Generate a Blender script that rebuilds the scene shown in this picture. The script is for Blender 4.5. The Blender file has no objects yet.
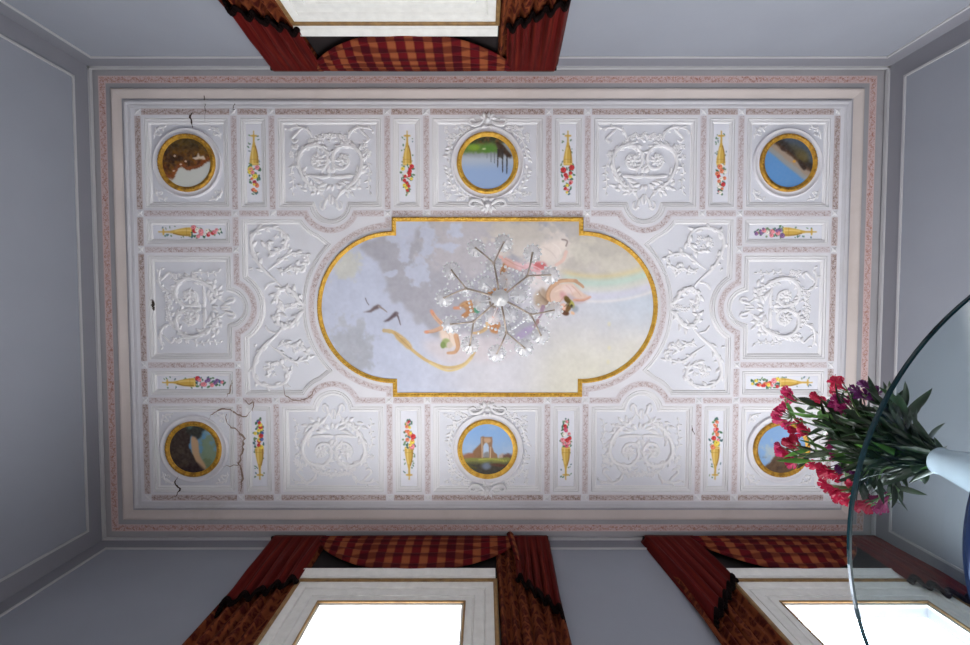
import bpy, math, random
import numpy as np
from mathutils import Vector, Matrix, geometry

# ------------------------------------------------------------------ frame of reference
F = 450.0                      # focal length in pixels of a 970 px wide picture
PX, PY = 485.0, 322.5
TH = math.atan(0.036)          # the camera leans a little towards the window wall
ST, CT = math.sin(TH), math.cos(TH)
H = 3.5                        # ceiling (rib level) above the lens
ZC = 0.10                      # the camera lies on the floor, lens 10 cm up
K = H / F
CX, CY = 2.5 / 450 * 3.5, 0.003 * 3.5      # centre of the ceiling
WX, WY = 388.0, 233.6                      # half size of the room in ceiling units
XL, XR = CX - 387.0 * K, CX + 389.5 * K    # walls
YF, YB = CY + WY * K, CY - WY * K          # window wall, far wall
PI = math.pi
rng = random.Random(7)
nrng = np.random.RandomState(11)

def P(x, y, Z=H):
    """point at height Z above the lens seen at pixel x, y"""
    u, v = (x - PX) / F, (y - PY) / F
    c = CT - v * ST
    return (Z * u / c, Z * (ST + v * CT) / c, Z)

def ab(x, y):
    p = P(x, y)
    return ((p[0] - CX) / K, (p[1] - CY) / K)

def W(a, b, z=H):
    return (CX + a * K, CY + b * K, z)

# ------------------------------------------------------------------ scene helpers
COL = bpy.context.scene.collection
LOC = {}

def props(o, label=None, cat=None, group=None, kind=None):
    if label: o['label'] = label
    if cat: o['category'] = cat
    if group: o['group'] = group
    if kind: o['kind'] = kind
    return o

def empty(name, loc, label=None, cat=None, group=None, kind=None):
    o = bpy.data.objects.new(name, None)
    COL.objects.link(o)
    o.empty_display_size = 0.1
    w = Vector((loc[0], loc[1], loc[2] + ZC))
    o.location = w
    LOC[o.name] = w
    return props(o, label, cat, group, kind)

def mesh(name, verts, faces, mat, parent=None, smooth=True, uv=None, col=None, solid=None, mats=None, mi=None):
    """verts in lens-relative metres"""
    V = np.asarray(verts, dtype=np.float64).reshape(-1, 3).copy()
    V[:, 2] += ZC
    if parent is not None:
        V -= np.array(LOC[parent.name])
        base = LOC[parent.name]
    else:
        mn, mx = V.min(0), V.max(0)
        base = Vector(((mn[0] + mx[0]) / 2, (mn[1] + mx[1]) / 2, mn[2]))
        V -= np.array(base)
    me = bpy.data.meshes.new(name)
    me.from_pydata(V.tolist(), [], faces)
    me.update()
    if uv is not None:
        lay = me.uv_layers.new(name='UVMap')
        idx = np.empty(len(me.loops), dtype=np.int32)
        me.loops.foreach_get('vertex_index', idx)
        lay.data.foreach_set('uv', np.asarray(uv, dtype=np.float32)[idx].ravel())
    if col is not None:
        ca = me.color_attributes.new(name='paint', type='FLOAT_COLOR', domain='POINT')
        c4 = np.ones((len(V), 4), dtype=np.float32)
        c4[:, :3] = col
        ca.data.foreach_set('color', c4.ravel())
    if smooth:
        me.polygons.foreach_set('use_smooth', [True] * len(me.polygons))
    o = bpy.data.objects.new(name, me)
    COL.objects.link(o)
    if mats:
        for m in mats: me.materials.append(m)
        me.polygons.foreach_set('material_index', mi)
    elif mat is not None:
        me.materials.append(mat)
    if parent is not None:
        o.parent = parent
        LOC[o.name] = LOC[parent.name]
    else:
        o.location = base
        LOC[o.name] = base
    if solid:
        s = o.modifiers.new('cloth', 'SOLIDIFY'); s.thickness = solid; s.offset = 0
    return o

class MB:
    def __init__(self): self.v = []; self.f = []; self.uv = []
    def add(self, v, f, uv=None):
        n = len(self.v); self.v.extend([tuple(p) for p in v])
        self.f.extend([tuple(i + n for i in q) for q in f])
        self.uv.extend(uv if uv is not None else [(0, 0)] * len(v))
        return self
    def box(self, x0, x1, y0, y1, z0, z1):
        return self.add([(x0,y0,z0),(x1,y0,z0),(x1,y1,z0),(x0,y1,z0),(x0,y0,z1),(x1,y0,z1),(x1,y1,z1),(x0,y1,z1)],
            [(0,3,2,1),(4,5,6,7),(0,1,5,4),(1,2,6,5),(2,3,7,6),(3,0,4,7)])
    def tube(self, path, rad, n=8, cap=True):
        path = [Vector(p) for p in path]
        m = len(path)
        if not hasattr(rad, '__len__'): rad = [rad] * m
        v = []; f = []
        t0 = (path[1] - path[0]).normalized()
        ref = Vector((0, 0, 1)) if abs(t0.z) < 0.9 else Vector((1, 0, 0))
        nrm = t0.cross(ref).normalized()
        for i in range(m):
            t = (path[min(i+1, m-1)] - path[max(i-1, 0)]).normalized()
            nrm = (nrm - t * nrm.dot(t)).normalized()
            bi = t.cross(nrm)
            for k in range(n):
                a = 2 * PI * k / n
                v.append(path[i] + (nrm * math.cos(a) + bi * math.sin(a)) * rad[i])
        for i in range(m - 1):
            for k in range(n):
                k2 = (k + 1) % n
                f.append((i*n+k, i*n+k2, (i+1)*n+k2, (i+1)*n+k))
        if cap:
            f.append(tuple(range(n))[::-1]); f.append(tuple((m-1)*n + k for k in range(n)))
        return self.add(v, f)
    def lathe(self, prof, c, n=32, axis=None):
        """prof: (r, z) list around vertical axis through c"""
        v = []; f = []
        for r, z in prof:
            for k in range(n):
                a = 2 * PI * k / n
                v.append((c[0] + r * math.cos(a), c[1] + r * math.sin(a), c[2] + z))
        for i in range(len(prof) - 1):
            for k in range(n):
                k2 = (k + 1) % n
                f.append((i*n+k, i*n+k2, (i+1)*n+k2, (i+1)*n+k))
        return self.add(v, f)
    def ball(self, c, r, n=8, sz=1.0):
        m = max(4, n // 2)
        prof = [(max(1e-5, r * math.sin(PI * i / m)), -r * sz * math.cos(PI * i / m)) for i in range(m + 1)]
        return self.lathe(prof, c, n)
    def build(self, name, mat, parent=None, smooth=True, uv=False, **kw):
        return mesh(name, self.v, self.f, mat, parent, smooth, self.uv if uv else None, **kw)

def arc(c, r, a0, a1, n):
    return [(c[0] + r * math.cos(a0 + (a1 - a0) * i / n), c[1] + r * math.sin(a0 + (a1 - a0) * i / n)) for i in range(n + 1)]

def catmull(pts, k=6, closed=False):
    pts = [np.array(p, float) for p in pts]
    out = []
    n = len(pts)
    rngi = range(n if closed else n - 1)
    for i in rngi:
        if closed:
            p0, p1, p2, p3 = pts[(i-1) % n], pts[i], pts[(i+1) % n], pts[(i+2) % n]
        else:
            p0, p1, p2, p3 = pts[max(i-1,0)], pts[i], pts[i+1], pts[min(i+2,n-1)]
        for j in range(k):
            t = j / k
            out.append(0.5*((2*p1)+(p2-p0)*t+(2*p0-5*p1+4*p2-p3)*t*t+(3*p1-p0-3*p2+p3)*t**3))
    if not closed: out.append(pts[-1])
    return [tuple(p) for p in out]

def area2(p):
    return sum(p[i][0]*p[(i+1) % len(p)][1] - p[(i+1) % len(p)][0]*p[i][1] for i in range(len(p))) / 2

def inset(poly, t):
    """offset a closed outline inwards by t (mitred)"""
    n = len(poly); s = 1 if area2(poly) > 0 else -1
    out = []
    for i in range(n):
        p0, p1, p2 = poly[i-1], poly[i], poly[(i+1) % n]
        e1 = np.array(p1) - np.array(p0); e2 = np.array(p2) - np.array(p1)
        e1 = e1 / (np.linalg.norm(e1) + 1e-12); e2 = e2 / (np.linalg.norm(e2) + 1e-12)
        n1 = np.array((-e1[1], e1[0])) * s; n2 = np.array((-e2[1], e2[0])) * s
        m = (n1 + n2) / max(0.35, 1 + n1.dot(n2))
        out.append((p1[0] + m[0] * t, p1[1] + m[1] * t))
    return out

def ring_sweep(mb, outline, prof, fill=False):
    """prof = (inset in ceiling units, z) ; closed sweep around an outline in ceiling units"""
    loops = [[W(a, b, z) for a, b in inset(outline, t)] for t, z in prof]
    n = len(outline); v = [p for l in loops for p in l]; f = []
    for i in range(len(loops) - 1):
        for k in range(n):
            k2 = (k + 1) % n
            f.append((i*n+k, i*n+k2, (i+1)*n+k2, (i+1)*n+k))
    if fill: f.append(tuple((len(loops)-1)*n + k for k in range(n)))
    mb.add(v, f)

def strip(mb, path, hw, z, closed=False, x0=0.0):
    """flat ribbon along a ceiling path; uv = metres along, -1..1 across"""
    n = len(path); v = []; uv = []; f = []; L = x0
    for i in range(n):
        a = np.array(path[i-1] if (i > 0 or closed) else path[i], float)
        c = np.array(path[(i+1) % n] if (i < n-1 or closed) else path[i], float)
        p = np.array(path[i], float)
        e1 = (p - a); e2 = (c - p)
        l1, l2 = np.linalg.norm(e1), np.linalg.norm(e2)
        e1 = e1 / l1 if l1 > 1e-9 else e2 / l2
        e2 = e2 / l2 if l2 > 1e-9 else e1
        n1 = np.array((-e1[1], e1[0])); n2 = np.array((-e2[1], e2[0]))
        m = (n1 + n2) / max(0.35, 1 + n1.dot(n2))
        if i > 0: L += l1 * K
        for s in (-1, 1):
            q = p + m * s * hw; v.append(W(q[0], q[1], z)); uv.append((L, s))
    for i in range(n - (0 if closed else 1)):
        j = (i + 1) % n
        f.append((2*i, 2*i+1, 2*j+1, 2*j))
    mb.add(v, f, uv)

# ------------------------------------------------------------------ materials
def lin(c):
    c = np.asarray(c, float) / 255.0
    return np.where(c <= 0.04045, c / 12.92, ((c + 0.055) / 1.055) ** 2.4)
PAINT = 0.97
def A(r, g, b, s=PAINT):
    v = lin((r, g, b)) * s
    return (float(v[0]), float(v[1]), float(v[2]), 1.0)

class NT:
    def __init__(self, name):
        self.m = bpy.data.materials.new(name); self.m.use_nodes = True
        self.t = self.m.node_tree; self.n = self.t.nodes; self.l = self.t.links
        self.n.clear()
        self.out = self.n.new('ShaderNodeOutputMaterial')
    def new(self, t, **k):
        x = self.n.new(t)
        for a, b in k.items(): setattr(x, a, b)
        return x
    def link(self, a, b): self.l.new(a, b)
    def bsdf(self, col=None, rough=0.6, metal=0.0, spec=0.3):
        b = self.new('ShaderNodeBsdfPrincipled')
        if col is not None: b.inputs['Base Color'].default_value = col
        b.inputs['Roughness'].default_value = rough; b.inputs['Metallic'].default_value = metal
        b.inputs['Specular IOR Level'].default_value = spec
        self.link(b.outputs[0], self.out.inputs[0]); return b
    def coord(self, kind='Object', scale=None):
        c = self.new('ShaderNodeTexCoord').outputs[kind]
        if scale is None: return c
        mp = self.new('ShaderNodeMapping'); mp.inputs['Scale'].default_value = scale
        self.link(c, mp.inputs[0]); return mp.outputs[0]
    def noise(self, vec, scale, detail=4, rough=0.55, dist=0.0):
        n = self.new('ShaderNodeTexNoise'); self.link(vec, n.inputs['Vector'])
        n.inputs['Scale'].default_value = scale; n.inputs['Detail'].default_value = detail
        n.inputs['Roughness'].default_value = rough; n.inputs['Distortion'].default_value = dist
        return n.outputs['Fac']
    def ramp(self, fac, stops, interp='LINEAR'):
        r = self.new('ShaderNodeValToRGB'); self.link(fac, r.inputs[0])
        r.color_ramp.interpolation = interp
        e = r.color_ramp.elements
        e[0].position, e[0].color = stops[0]; e[1].position, e[1].color = stops[-1]
        for p, c in stops[1:-1]:
            q = e.new(p); q.color = c
        return r.outputs[0]
    def mix(self, fac, a, b, blend='MIX'):
        m = self.new('ShaderNodeMix', data_type='RGBA', blend_type=blend)
        for s, v in ((m.inputs[0], fac), (m.inputs[6], a), (m.inputs[7], b)):
            if hasattr(v, 'node'): self.link(v, s)
            else: s.default_value = v
        return m.outputs[2]
    def math(self, op, a, b=0.0, c=None):
        m = self.new('ShaderNodeMath', operation=op)
        for s, v in zip(m.inputs, (a, b, c)):
            if v is None: continue
            if hasattr(v, 'node'): self.link(v, s)
            else: s.default_value = v
        return m.outputs[0]
    def bump(self, b, h, strength=0.3, dist=0.005):
        n = self.new('ShaderNodeBump'); n.inputs['Strength'].default_value = strength
        n.inputs['Distance'].default_value = dist
        self.link(h, n.inputs['Height']); self.link(n.outputs[0], b.inputs['Normal'])

W1 = (1, 1, 1, 1); B0 = (0, 0, 0, 1)
M = {}
def mat_plaster(name, c, var=0.06, grime=None, rough=0.92):
    t = NT(name); b = t.bsdf(rough=rough, spec=0.03)
    v = t.coord('Object')
    n = t.noise(v, 2.2, 5)
    dark = tuple(x * (1 - var * 2) for x in c[:3]) + (1,)
    colr = t.ramp(n, [(0.3, dark), (0.7, c)])
    if grime:
        g = t.noise(v, 1.1, 7, 0.65, 0.6)
        colr = t.mix(t.ramp(g, [(0.56, B0), (0.74, (0.45, 0.45, 0.45, 1))]), colr, grime)
    t.link(colr, b.inputs['Base Color'])
    t.bump(b, t.noise(v, 30, 4), 0.12, 0.004)
    return t.m
M['plaster'] = mat_plaster('painted_plaster', A(219, 218, 224), 0.03, A(196, 190, 188))
M['relief'] = mat_plaster('white_stucco', A(226, 225, 228), 0.03)
M['field'] = mat_plaster('panel_plaster', A(213, 214, 222), 0.03, A(198, 194, 196))
M['cornice_grey'] = mat_plaster('grey_cornice_paint', A(164, 163, 168), 0.06, A(140, 130, 124))
M['cornice_beige'] = mat_plaster('beige_cornice_paint', A(200, 190, 187), 0.05, A(172, 158, 150))
M['cornice_white'] = mat_plaster('white_cornice_paint', A(200, 199, 205), 0.05, A(168, 162, 154))
M['groove'] = mat_plaster('grey_groove_paint', A(168, 167, 174), 0.06)
M['wall_band'] = mat_plaster('grey_wall_band_paint', A(138, 139, 148), 0.03)
M['wall'] = mat_plaster('pale_blue_wall_paint', A(149, 153, 163), 0.03)
M['bead'] = mat_plaster('pale_bead_paint', A(184, 184, 188), 0.04)

def mat_band(name, base, speck, speck2, sc, lo, hi):
    t = NT(name); b = t.bsdf(rough=0.8, spec=0.1)
    uv = t.coord('UV'); sp = t.new('ShaderNodeSeparateXYZ'); t.link(uv, sp.inputs[0])
    cm = t.new('ShaderNodeCombineXYZ')
    t.link(sp.outputs[0], cm.inputs[0]); t.link(t.math('MULTIPLY', sp.outputs[1], 0.024), cm.inputs[1])
    n = t.noise(cm.outputs[0], sc, 3, 0.6, 1.2)
    # leafy scroll: a wave wandering along the band
    wv = t.math('SINE', t.math('MULTIPLY', sp.outputs[0], 62.0))
    d = t.math('ABSOLUTE', t.math('SUBTRACT', sp.outputs[1], t.math('MULTIPLY', wv, 0.42)))
    stem = t.ramp(d, [(0.12, W1), (0.34, B0)])
    edge = t.ramp(t.math('ABSOLUTE', sp.outputs[1]), [(0.72, W1), (0.88, B0)])
    mask = t.ramp(n, [(lo, B0), (hi, W1)])
    m2 = t.mix(0.45, mask, stem, 'LIGHTEN') if False else t.mix(1.0, mask, t.mix(0.35, B0, stem), 'ADD')
    mm = t.mix(1.0, m2, edge, 'MULTIPLY')
    n2 = t.noise(cm.outputs[0], sc * 0.5, 2)
    sc2 = t.mix(t.ramp(n2, [(0.42, B0), (0.58, W1)]), speck, speck2)
    t.link(t.mix(mm, base, sc2), b.inputs['Base Color'])
    t.bump(b, mm, 0.25, 0.003)
    return t.m
M['band'] = mat_band('leaf_scroll_band', A(207, 200, 205), A(158, 138, 134), A(184, 166, 164), 70, 0.5, 0.62)
M['border_band'] = mat_band('dark_leaf_border_band', A(198, 187, 188), A(132, 112, 106), A(160, 138, 130), 70, 0.48, 0.62)
M['frieze'] = mat_band('rose_leaf_frieze', A(200, 178, 178), A(158, 112, 102), A(178, 140, 130), 80, 0.5, 0.6)

def mat_gold(name, c, c2):
    t = NT(name); b = t.bsdf(rough=0.42, metal=0.35, spec=0.5)
    v = t.coord('Object')
    t.link(t.ramp(t.noise(v, 28, 4), [(0.35, c2), (0.62, c)]), b.inputs['Base Color'])
    t.bump(b, t.noise(v, 60, 3), 0.2, 0.004)
    return t.m
M['gold'] = mat_gold('gilded_wood', A(216, 172, 66), A(188, 140, 44))
M['old_gold'] = mat_gold('aged_gilding', A(198, 150, 48), A(146, 104, 28))

def mat_paint():
    t = NT('fresco_paint'); b = t.bsdf(rough=0.8, spec=0.1)
    a = t.new('ShaderNodeAttribute', attribute_name='paint')
    n = t.noise(t.coord('Object'), 45, 4)
    t.link(t.mix(t.ramp(n, [(0.3, (0.05, 0.05, 0.05, 1)), (0.7, B0)]), a.outputs['Color'], (0.55, 0.52, 0.5, 1)), b.inputs['Base Color'])
    return t.m
M['paint'] = mat_paint()

def mat_simple(name, c, rough=0.5, metal=0.0, spec=0.4, c2=None, sc=20, bump=0.0):
    t = NT(name); b = t.bsdf(c, rough, metal, spec)
    v = t.coord('Object'); n = t.noise(v, sc, 3)
    c2 = c2 or tuple(x * 0.85 for x in c[:3]) + (1,)
    t.link(t.ramp(n, [(0.3, c2), (0.7, c)]), b.inputs['Base Color'])
    if bump: t.bump(b, n, bump, 0.004)
    return t.m
M['white_wood'] = mat_simple('white_lacquered_wood', A(226, 226, 222), 0.35, c2=A(214, 214, 210))
M['brown'] = mat_simple('brown_gilt_edge', A(150, 118, 72), 0.45, 0.2, c2=A(118, 88, 52))
M['crack'] = mat_simple('dark_crack', A(74, 62, 54), 0.9)
M['stain'] = mat_simple('damp_stain', A(150, 132, 122), 0.9, c2=A(122, 100, 88), sc=30)
M['bronze'] = mat_simple('tarnished_metal', A(168, 156, 144), 0.4, 0.3, c2=A(126, 112, 98))
M['steel_blue'] = mat_simple('dark_blue_lacquer', (0.012, 0.03, 0.10, 1), 0.25, 0.2)
M['ceramic'] = mat_simple('white_glazed_ceramic', (0.74, 0.84, 0.96, 1), 0.12, 0, 0.6)
M['black_trim'] = mat_simple('black_fringe', (0.006, 0.003, 0.003, 1), 0.9, 0, 0.05)
M['near_black'] = mat_simple('near_black_cloth', (0.012, 0.007, 0.008, 1), 0.95)
M['floor'] = mat_simple('pale_stone_floor', (0.25, 0.235, 0.23, 1), 0.5, c2=(0.19, 0.178, 0.172, 1), sc=3)

def cloth(name, builder, rough=0.8, sheen=0.03):
    t = NT(name); b = t.bsdf(rough=rough, spec=0.06)
    b.inputs['Sheen Weight'].default_value = sheen
    b.inputs['Sheen Tint'].default_value = (1.0, 0.5, 0.25, 1)
    t.link(builder(t), b.inputs['Base Color'])
    return t.m
def taffeta(t):
    uv = t.coord('UV', (60, 1.2, 1))
    return t.ramp(t.noise(uv, 1.0, 3), [(0.3, (0.05, 0.003, 0.004, 1)), (0.55, (0.098, 0.006, 0.006, 1)), (0.78, (0.15, 0.022, 0.008, 1))])
def damask(t):
    uv = t.coord('UV', (1, 1, 1))
    v = t.new('ShaderNodeTexVoronoi', feature='DISTANCE_TO_EDGE'); t.link(uv, v.inputs['Vector']); v.inputs['Scale'].default_value = 13
    n = t.noise(uv, 16, 3, 0.6, 2.0)
    a = t.ramp(v.outputs[0], [(0.05, W1), (0.13, B0)])
    c = t.ramp(n, [(0.48, B0), (0.56, W1)])
    m = t.mix(1.0, a, t.mix(0.5, B0, c), 'ADD')
    return t.mix(m, (0.05, 0.006, 0.005, 1), (0.15, 0.038, 0.014, 1))
def plaid(t):
    uv = t.coord('UV'); s = t.new('ShaderNodeSeparateXYZ'); t.link(uv, s.inputs[0])
    fx = t.math('FRACT', t.math('MULTIPLY', s.outputs[0], 8.2))
    fy = t.math('FRACT', t.math('MULTIPLY', s.outputs[1], 10.5))
    mx = t.ramp(fx, [(0.0, B0), (0.08, W1), (0.46, W1), (0.54, B0)])
    my = t.ramp(fy, [(0.0, B0), (0.12, W1), (0.42, W1), (0.54, B0)])
    c = t.mix(mx, (0.10, 0.006, 0.009, 1), (0.235, 0.066, 0.026, 1))
    c2 = t.mix(mx, (0.045, 0.004, 0.007, 1), (0.11, 0.024, 0.012, 1))
    return t.mix(my, c, c2)
M['taffeta'] = cloth('dark_red_taffeta', taffeta, 0.6, 0.03)
M['damask'] = cloth('red_damask', damask)
M['plaid'] = cloth('red_orange_plaid', plaid)

def mat_pane(name, tint, refl=1.0, rough=0.0, extra_white=0.0):
    """thin clear glass: see-through with a mirror-like sheen that grows at grazing angles"""
    t = NT(name)
    tr = t.new('ShaderNodeBsdfTransparent'); tr.inputs[0].default_value = tint
    g = t.new('ShaderNodeBsdfGlossy'); g.inputs['Roughness'].default_value = rough
    fr = t.new('ShaderNodeLayerWeight'); fr.inputs[0].default_value = 0.5
    sch = t.math('ADD', 0.04, t.math('MULTIPLY', t.math('POWER', fr.outputs[1], 5.0), 0.96))
    mx = t.new('ShaderNodeMixShader'); t.link(t.math('MINIMUM', t.math('MULTIPLY', sch, refl), 1.0), mx.inputs[0])
    t.link(tr.outputs[0], mx.inputs[1]); t.link(g.outputs[0], mx.inputs[2])
    o = mx.outputs[0]
    if extra_white:
        d = t.new('ShaderNodeBsdfTranslucent'); d.inputs[0].default_value = (0.95, 0.96, 0.98, 1)
        d2 = t.new('ShaderNodeBsdfDiffuse'); d2.inputs[0].default_value = (0.95, 0.96, 0.98, 1)
        ad = t.new('ShaderNodeMixShader'); ad.inputs[0].default_value = 0.5
        t.link(d.outputs[0], ad.inputs[1]); t.link(d2.outputs[0], ad.inputs[2])
        m2 = t.new('ShaderNodeMixShader'); m2.inputs[0].default_value = extra_white
        t.link(o, m2.inputs[1]); t.link(ad.outputs[0], m2.inputs[2]); o = m2.outputs[0]
    t.link(o, t.out.inputs[0]); return t.m
M['pane'] = mat_pane('window_glass', (0.97, 0.98, 0.98, 1))
M['tabletop'] = mat_pane('clear_table_glass', (0.86, 0.92, 0.93, 1), 0.9)
M['glass_edge'] = mat_simple('teal_polished_glass_edge', (0.004, 0.026, 0.036, 1), 0.15, 0, 0.35)
M['crystal'] = mat_pane('cut_crystal', (0.97, 0.97, 0.98, 1), 2.0, 0.08, 0.42)
M['drop'] = mat_pane('crystal_drops', (0.95, 0.95, 0.96, 1), 3.0, 0.05, 0.55)
WORLD, SUN, SUNDIR, EXPO = 6.4, 32, (-0.20, -1.08, -1.0), 1.38
# ------------------------------------------------------------------ ceiling grid (ceiling units, quarter values)
V1, V2, V3, V4, VB = 250.0, 212.8, 98.8, 60.4, 344.5
H0, H1, H2 = 192.6, 93.4, 57.6
LA, LB = 155.8, 103.7          # centre of the lobes of the long panels
LSX = 260.0                    # centre of the lobes of the side panels
LR = 27.0
OC, OR = 94.0, 75.8            # oval: centre of its round ends, outer radius of the gilt frame
G = 5.5                        # from the middle of an ornament band to the edge of a panel

def rect(a0, a1, b0, b1):
    return [(a0, b0), (a1, b0), (a1, b1), (a0, b1)]

def lobe_down(a0, a1, b0, b1, cx, cy, r):
    """rectangle with a round lobe on its b1 side"""
    dx = math.sqrt(r*r - (b1-cy)**2)
    a_s = math.atan2(b1-cy, dx); a_e = math.atan2(b1-cy, -dx)
    return [(a0, b0), (a1, b0), (a1, b1)] + arc((cx, cy), r, a_s, a_e, 22) + [(a0, b1)]

def flip(poly, sx=1, sy=1): return [(sx*a, sy*b) for a, b in poly]
def swap(poly): return [(b, a) for a, b in poly]

top_relief = lobe_down(V3+G, V2-G, -H0+G, -H1-G, LA, -LB, LR-G)
left_relief = [( -b, a) for a, b in lobe_down(-H2+G, H2-G, -VB+G, -V1-G, 0, -LSX, LR-G)]   # lobe to smaller |a|
left_relief = [(-a, b) for a, b in left_relief]         # now a<0 : the left one
def side_panel():
    e = V1 - G; f = H1 - G; r = LR + G
    pts = [(e, -f)]
    db = math.sqrt(r*r - (LSX-e)**2)
    a0 = math.atan2(-db, e-LSX); a1 = math.atan2(db, e-LSX)
    if a0 < 0: a0 += 2*PI
    pts += arc((LSX, 0), r, a0, a1, 20)
    pts += [(e, f)]
    half = []
    da = math.sqrt(r*r - (LB-f)**2)
    s = math.atan2(f-LB, da)
    tang = math.atan2(-LB, OC-LA)          # towards the middle of the oval's round end
    half += arc((LA, LB), r, s, tang + math.radians(52), 14)
    R2 = OR + 6.2 + G
    t2 = math.atan2(LB, LA-OC) - math.radians(13)
    half2 = arc((OC, 0), R2, t2, -t2, 40)
    pts += half + half2 + [(a, -b) for a, b in half[::-1]]
    return pts
side_rel = side_panel()

PAN = []   # (kind, outline, centre, extra)
for sx in (-1, 1):
    for sy in (-1, 1):
        PAN.append(('relief', flip(top_relief, sx, -sy if sy > 0 else 1), (sx, sy)))
        PAN.append(('roundel', rect(*sorted((sx*(V1+G), sx*(VB-G))), *sorted((sy*(H1+G), sy*(H0-G)))), (sx, sy)))
        PAN.append(('urn_v', rect(*sorted((sx*(V4+G), sx*(V3-G))), *sorted((sy*(H1+G), sy*(H0-G)))), (sx, sy, 'in')))
        PAN.append(('urn_v', rect(*sorted((sx*(V2+G), sx*(V1-G))), *sorted((sy*(H1+G), sy*(H0-G)))), (sx, sy, 'out')))
        PAN.append(('urn_h', rect(*sorted((sx*(V1+G), sx*(VB-G))), *sorted((sy*(H2+G), sy*(H1-G)))), (sx, sy)))
    PAN.append(('side_relief', flip(left_relief, -sx, 1), (sx, 0)))
    PAN.append(('scroll', flip(side_rel, sx, 1), (sx, 0)))
for sy in (-1, 1):
    PAN.append(('mid_roundel', rect(-V4+G, V4-G, *sorted((sy*(H1+G), sy*(H0-G)))), (0, sy)))

def inside(p, poly):
    c = False; j = len(poly) - 1
    for i in range(len(poly)):
        (xi, yi), (xj, yj) = poly[i], poly[j]
        if (yi > p[1]) != (yj > p[1]) and p[0] < (xj-xi)*(p[1]-yi)/(yj-yi)+xi: c = not c
        j = i
    return c

# ------------------------------------------------------------------ ceiling mesh: ribs between the panels, slab above
CI, CJ = WX - 37.0, WY - 37.0
ZR, ZF = H, H + 0.015
pts = []; edges = []
for poly in [rect(-CI, CI, -CJ, CJ)] + [p[1] for p in PAN]:
    n0 = len(pts); n = len(poly)
    pts += [Vector(p) for p in poly]
    edges += [(n0 + i, n0 + (i+1) % n) for i in range(n)]
ov, oe, of, _, _, _ = geometry.delaunay_2d_cdt(pts, edges, [], 0, 1e-4)
mb = MB(); fs = []
for t in of:
    c = (sum(ov[i][0] for i in t)/3, sum(ov[i][1] for i in t)/3)
    if abs(c[0]) > CI or abs(c[1]) > CJ: continue
    if any(inside(c, p[1]) for p in PAN): continue
    fs.append(t)
mb.add([W(p[0], p[1], ZR) for p in ov], fs)
mb.box(XL-0.2, XR+0.2, YB-0.2, YF+0.2, H+0.06, H+0.25)
ceiling = mb.build('ceiling', M['plaster'], smooth=False)
props(ceiling, kind='structure')

# ornament bands of the ceiling
def bandpart(paths, mat, hw=3.1, closed=False):
    m = MB()
    for i, p in enumerate(paths): strip(m, p, hw, ZR - 0.0025, closed, x0=i*0.37)
    m.build('ornament_band', M[mat], ceiling, smooth=False, uv=True)
s = 4.0    # room left for the little star at every crossing
for sx in (-1, 1):
    for V, hi in ((V1, None), (V2, None), (V3, None), (V4, None)):
        for sy in (-1, 1):
            bandpart([[(sx*V, sy*(H0-s)), (sx*V, sy*(H1+s))]], 'band')
    bandpart([[(sx*VB, -H0+s), (sx*VB, -H1-s)], [(sx*VB, -H1+s), (sx*VB, -H2-s)], [(sx*VB, -H2+s), (sx*VB, H2-s)],
              [(sx*VB, H2+s), (sx*VB, H1-s)], [(sx*VB, H1+s), (sx*VB, H0-s)]], 'border_band')
    # round the side lobe
    db = math.sqrt(LR*LR - 10*10)
    lob = arc((sx*LSX, 0), LR, *( (math.atan2(-db, -10)+2*PI, math.atan2(db, -10)) if sx > 0 else (math.atan2(-db, 10), math.atan2(db, 10)) ), 24)
    for sy in (-1, 1):
        bandpart([[(sx*V1, sy*(H1-s)), (sx*V1, sy*(H2+s))]], 'band')
        bandpart([[(sx*(V1+s), sy*H1), (sx*(VB-s), sy*H1)], [(sx*(V1+s), sy*H2), (sx*(VB-s), sy*H2)]], 'band')
    bandpart([[(sx*V1, -H2+s)] + lob + [(sx*V1, H2-s)]], 'band')
    for sy in (-1, 1):
        # long row with the lobe
        dx = math.sqrt(LR*LR - (LB-H1)**2)
        al = arc((LA, LB), LR, math.atan2(H1-LB, dx), -math.atan2(H1-LB, dx) - PI, 24)
        al = [(sx*a, sy*b) for a, b in al]
        bandpart([[(sx*(V1-s), sy*H1), (sx*(V2+s), sy*H1)], [(sx*(V2-s), sy*H1)] + al + [(sx*(V3+s), sy*H1)],
                  [(sx*(V3-s), sy*H1), (sx*(V4+s), sy*H1)]], 'band')
        bandpart([[(sx*(V1-s), sy*H0), (sx*(V2+s), sy*H0)], [(sx*(V2-s), sy*H0), (sx*(V3+s), sy*H0)],
                  [(sx*(V3-s), sy*H0), (sx*(V4+s), sy*H0)], [(sx*(VB-s), sy*H0), (sx*(V1+s), sy*H0)]], 'border_band')
    # round the oval
    R2 = OR + 6.2
    a_n = math.acos((V3 - OC) / R2)
    rg = arc((OC, 0), R2, -a_n, a_n, 48)
    rg = [(V3, -H1 + s)] + rg + [(V3, H1 - s)]
    bandpart([[(sx*a, b) for a, b in rg]], 'band')
for sy in (-1, 1):
    bandpart([[(-V4+s, sy*H1), (V4-s, sy*H1)]], 'band')
    bandpart([[(-V4+s, sy*H0), (V4-s, sy*H0)]], 'border_band')

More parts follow.
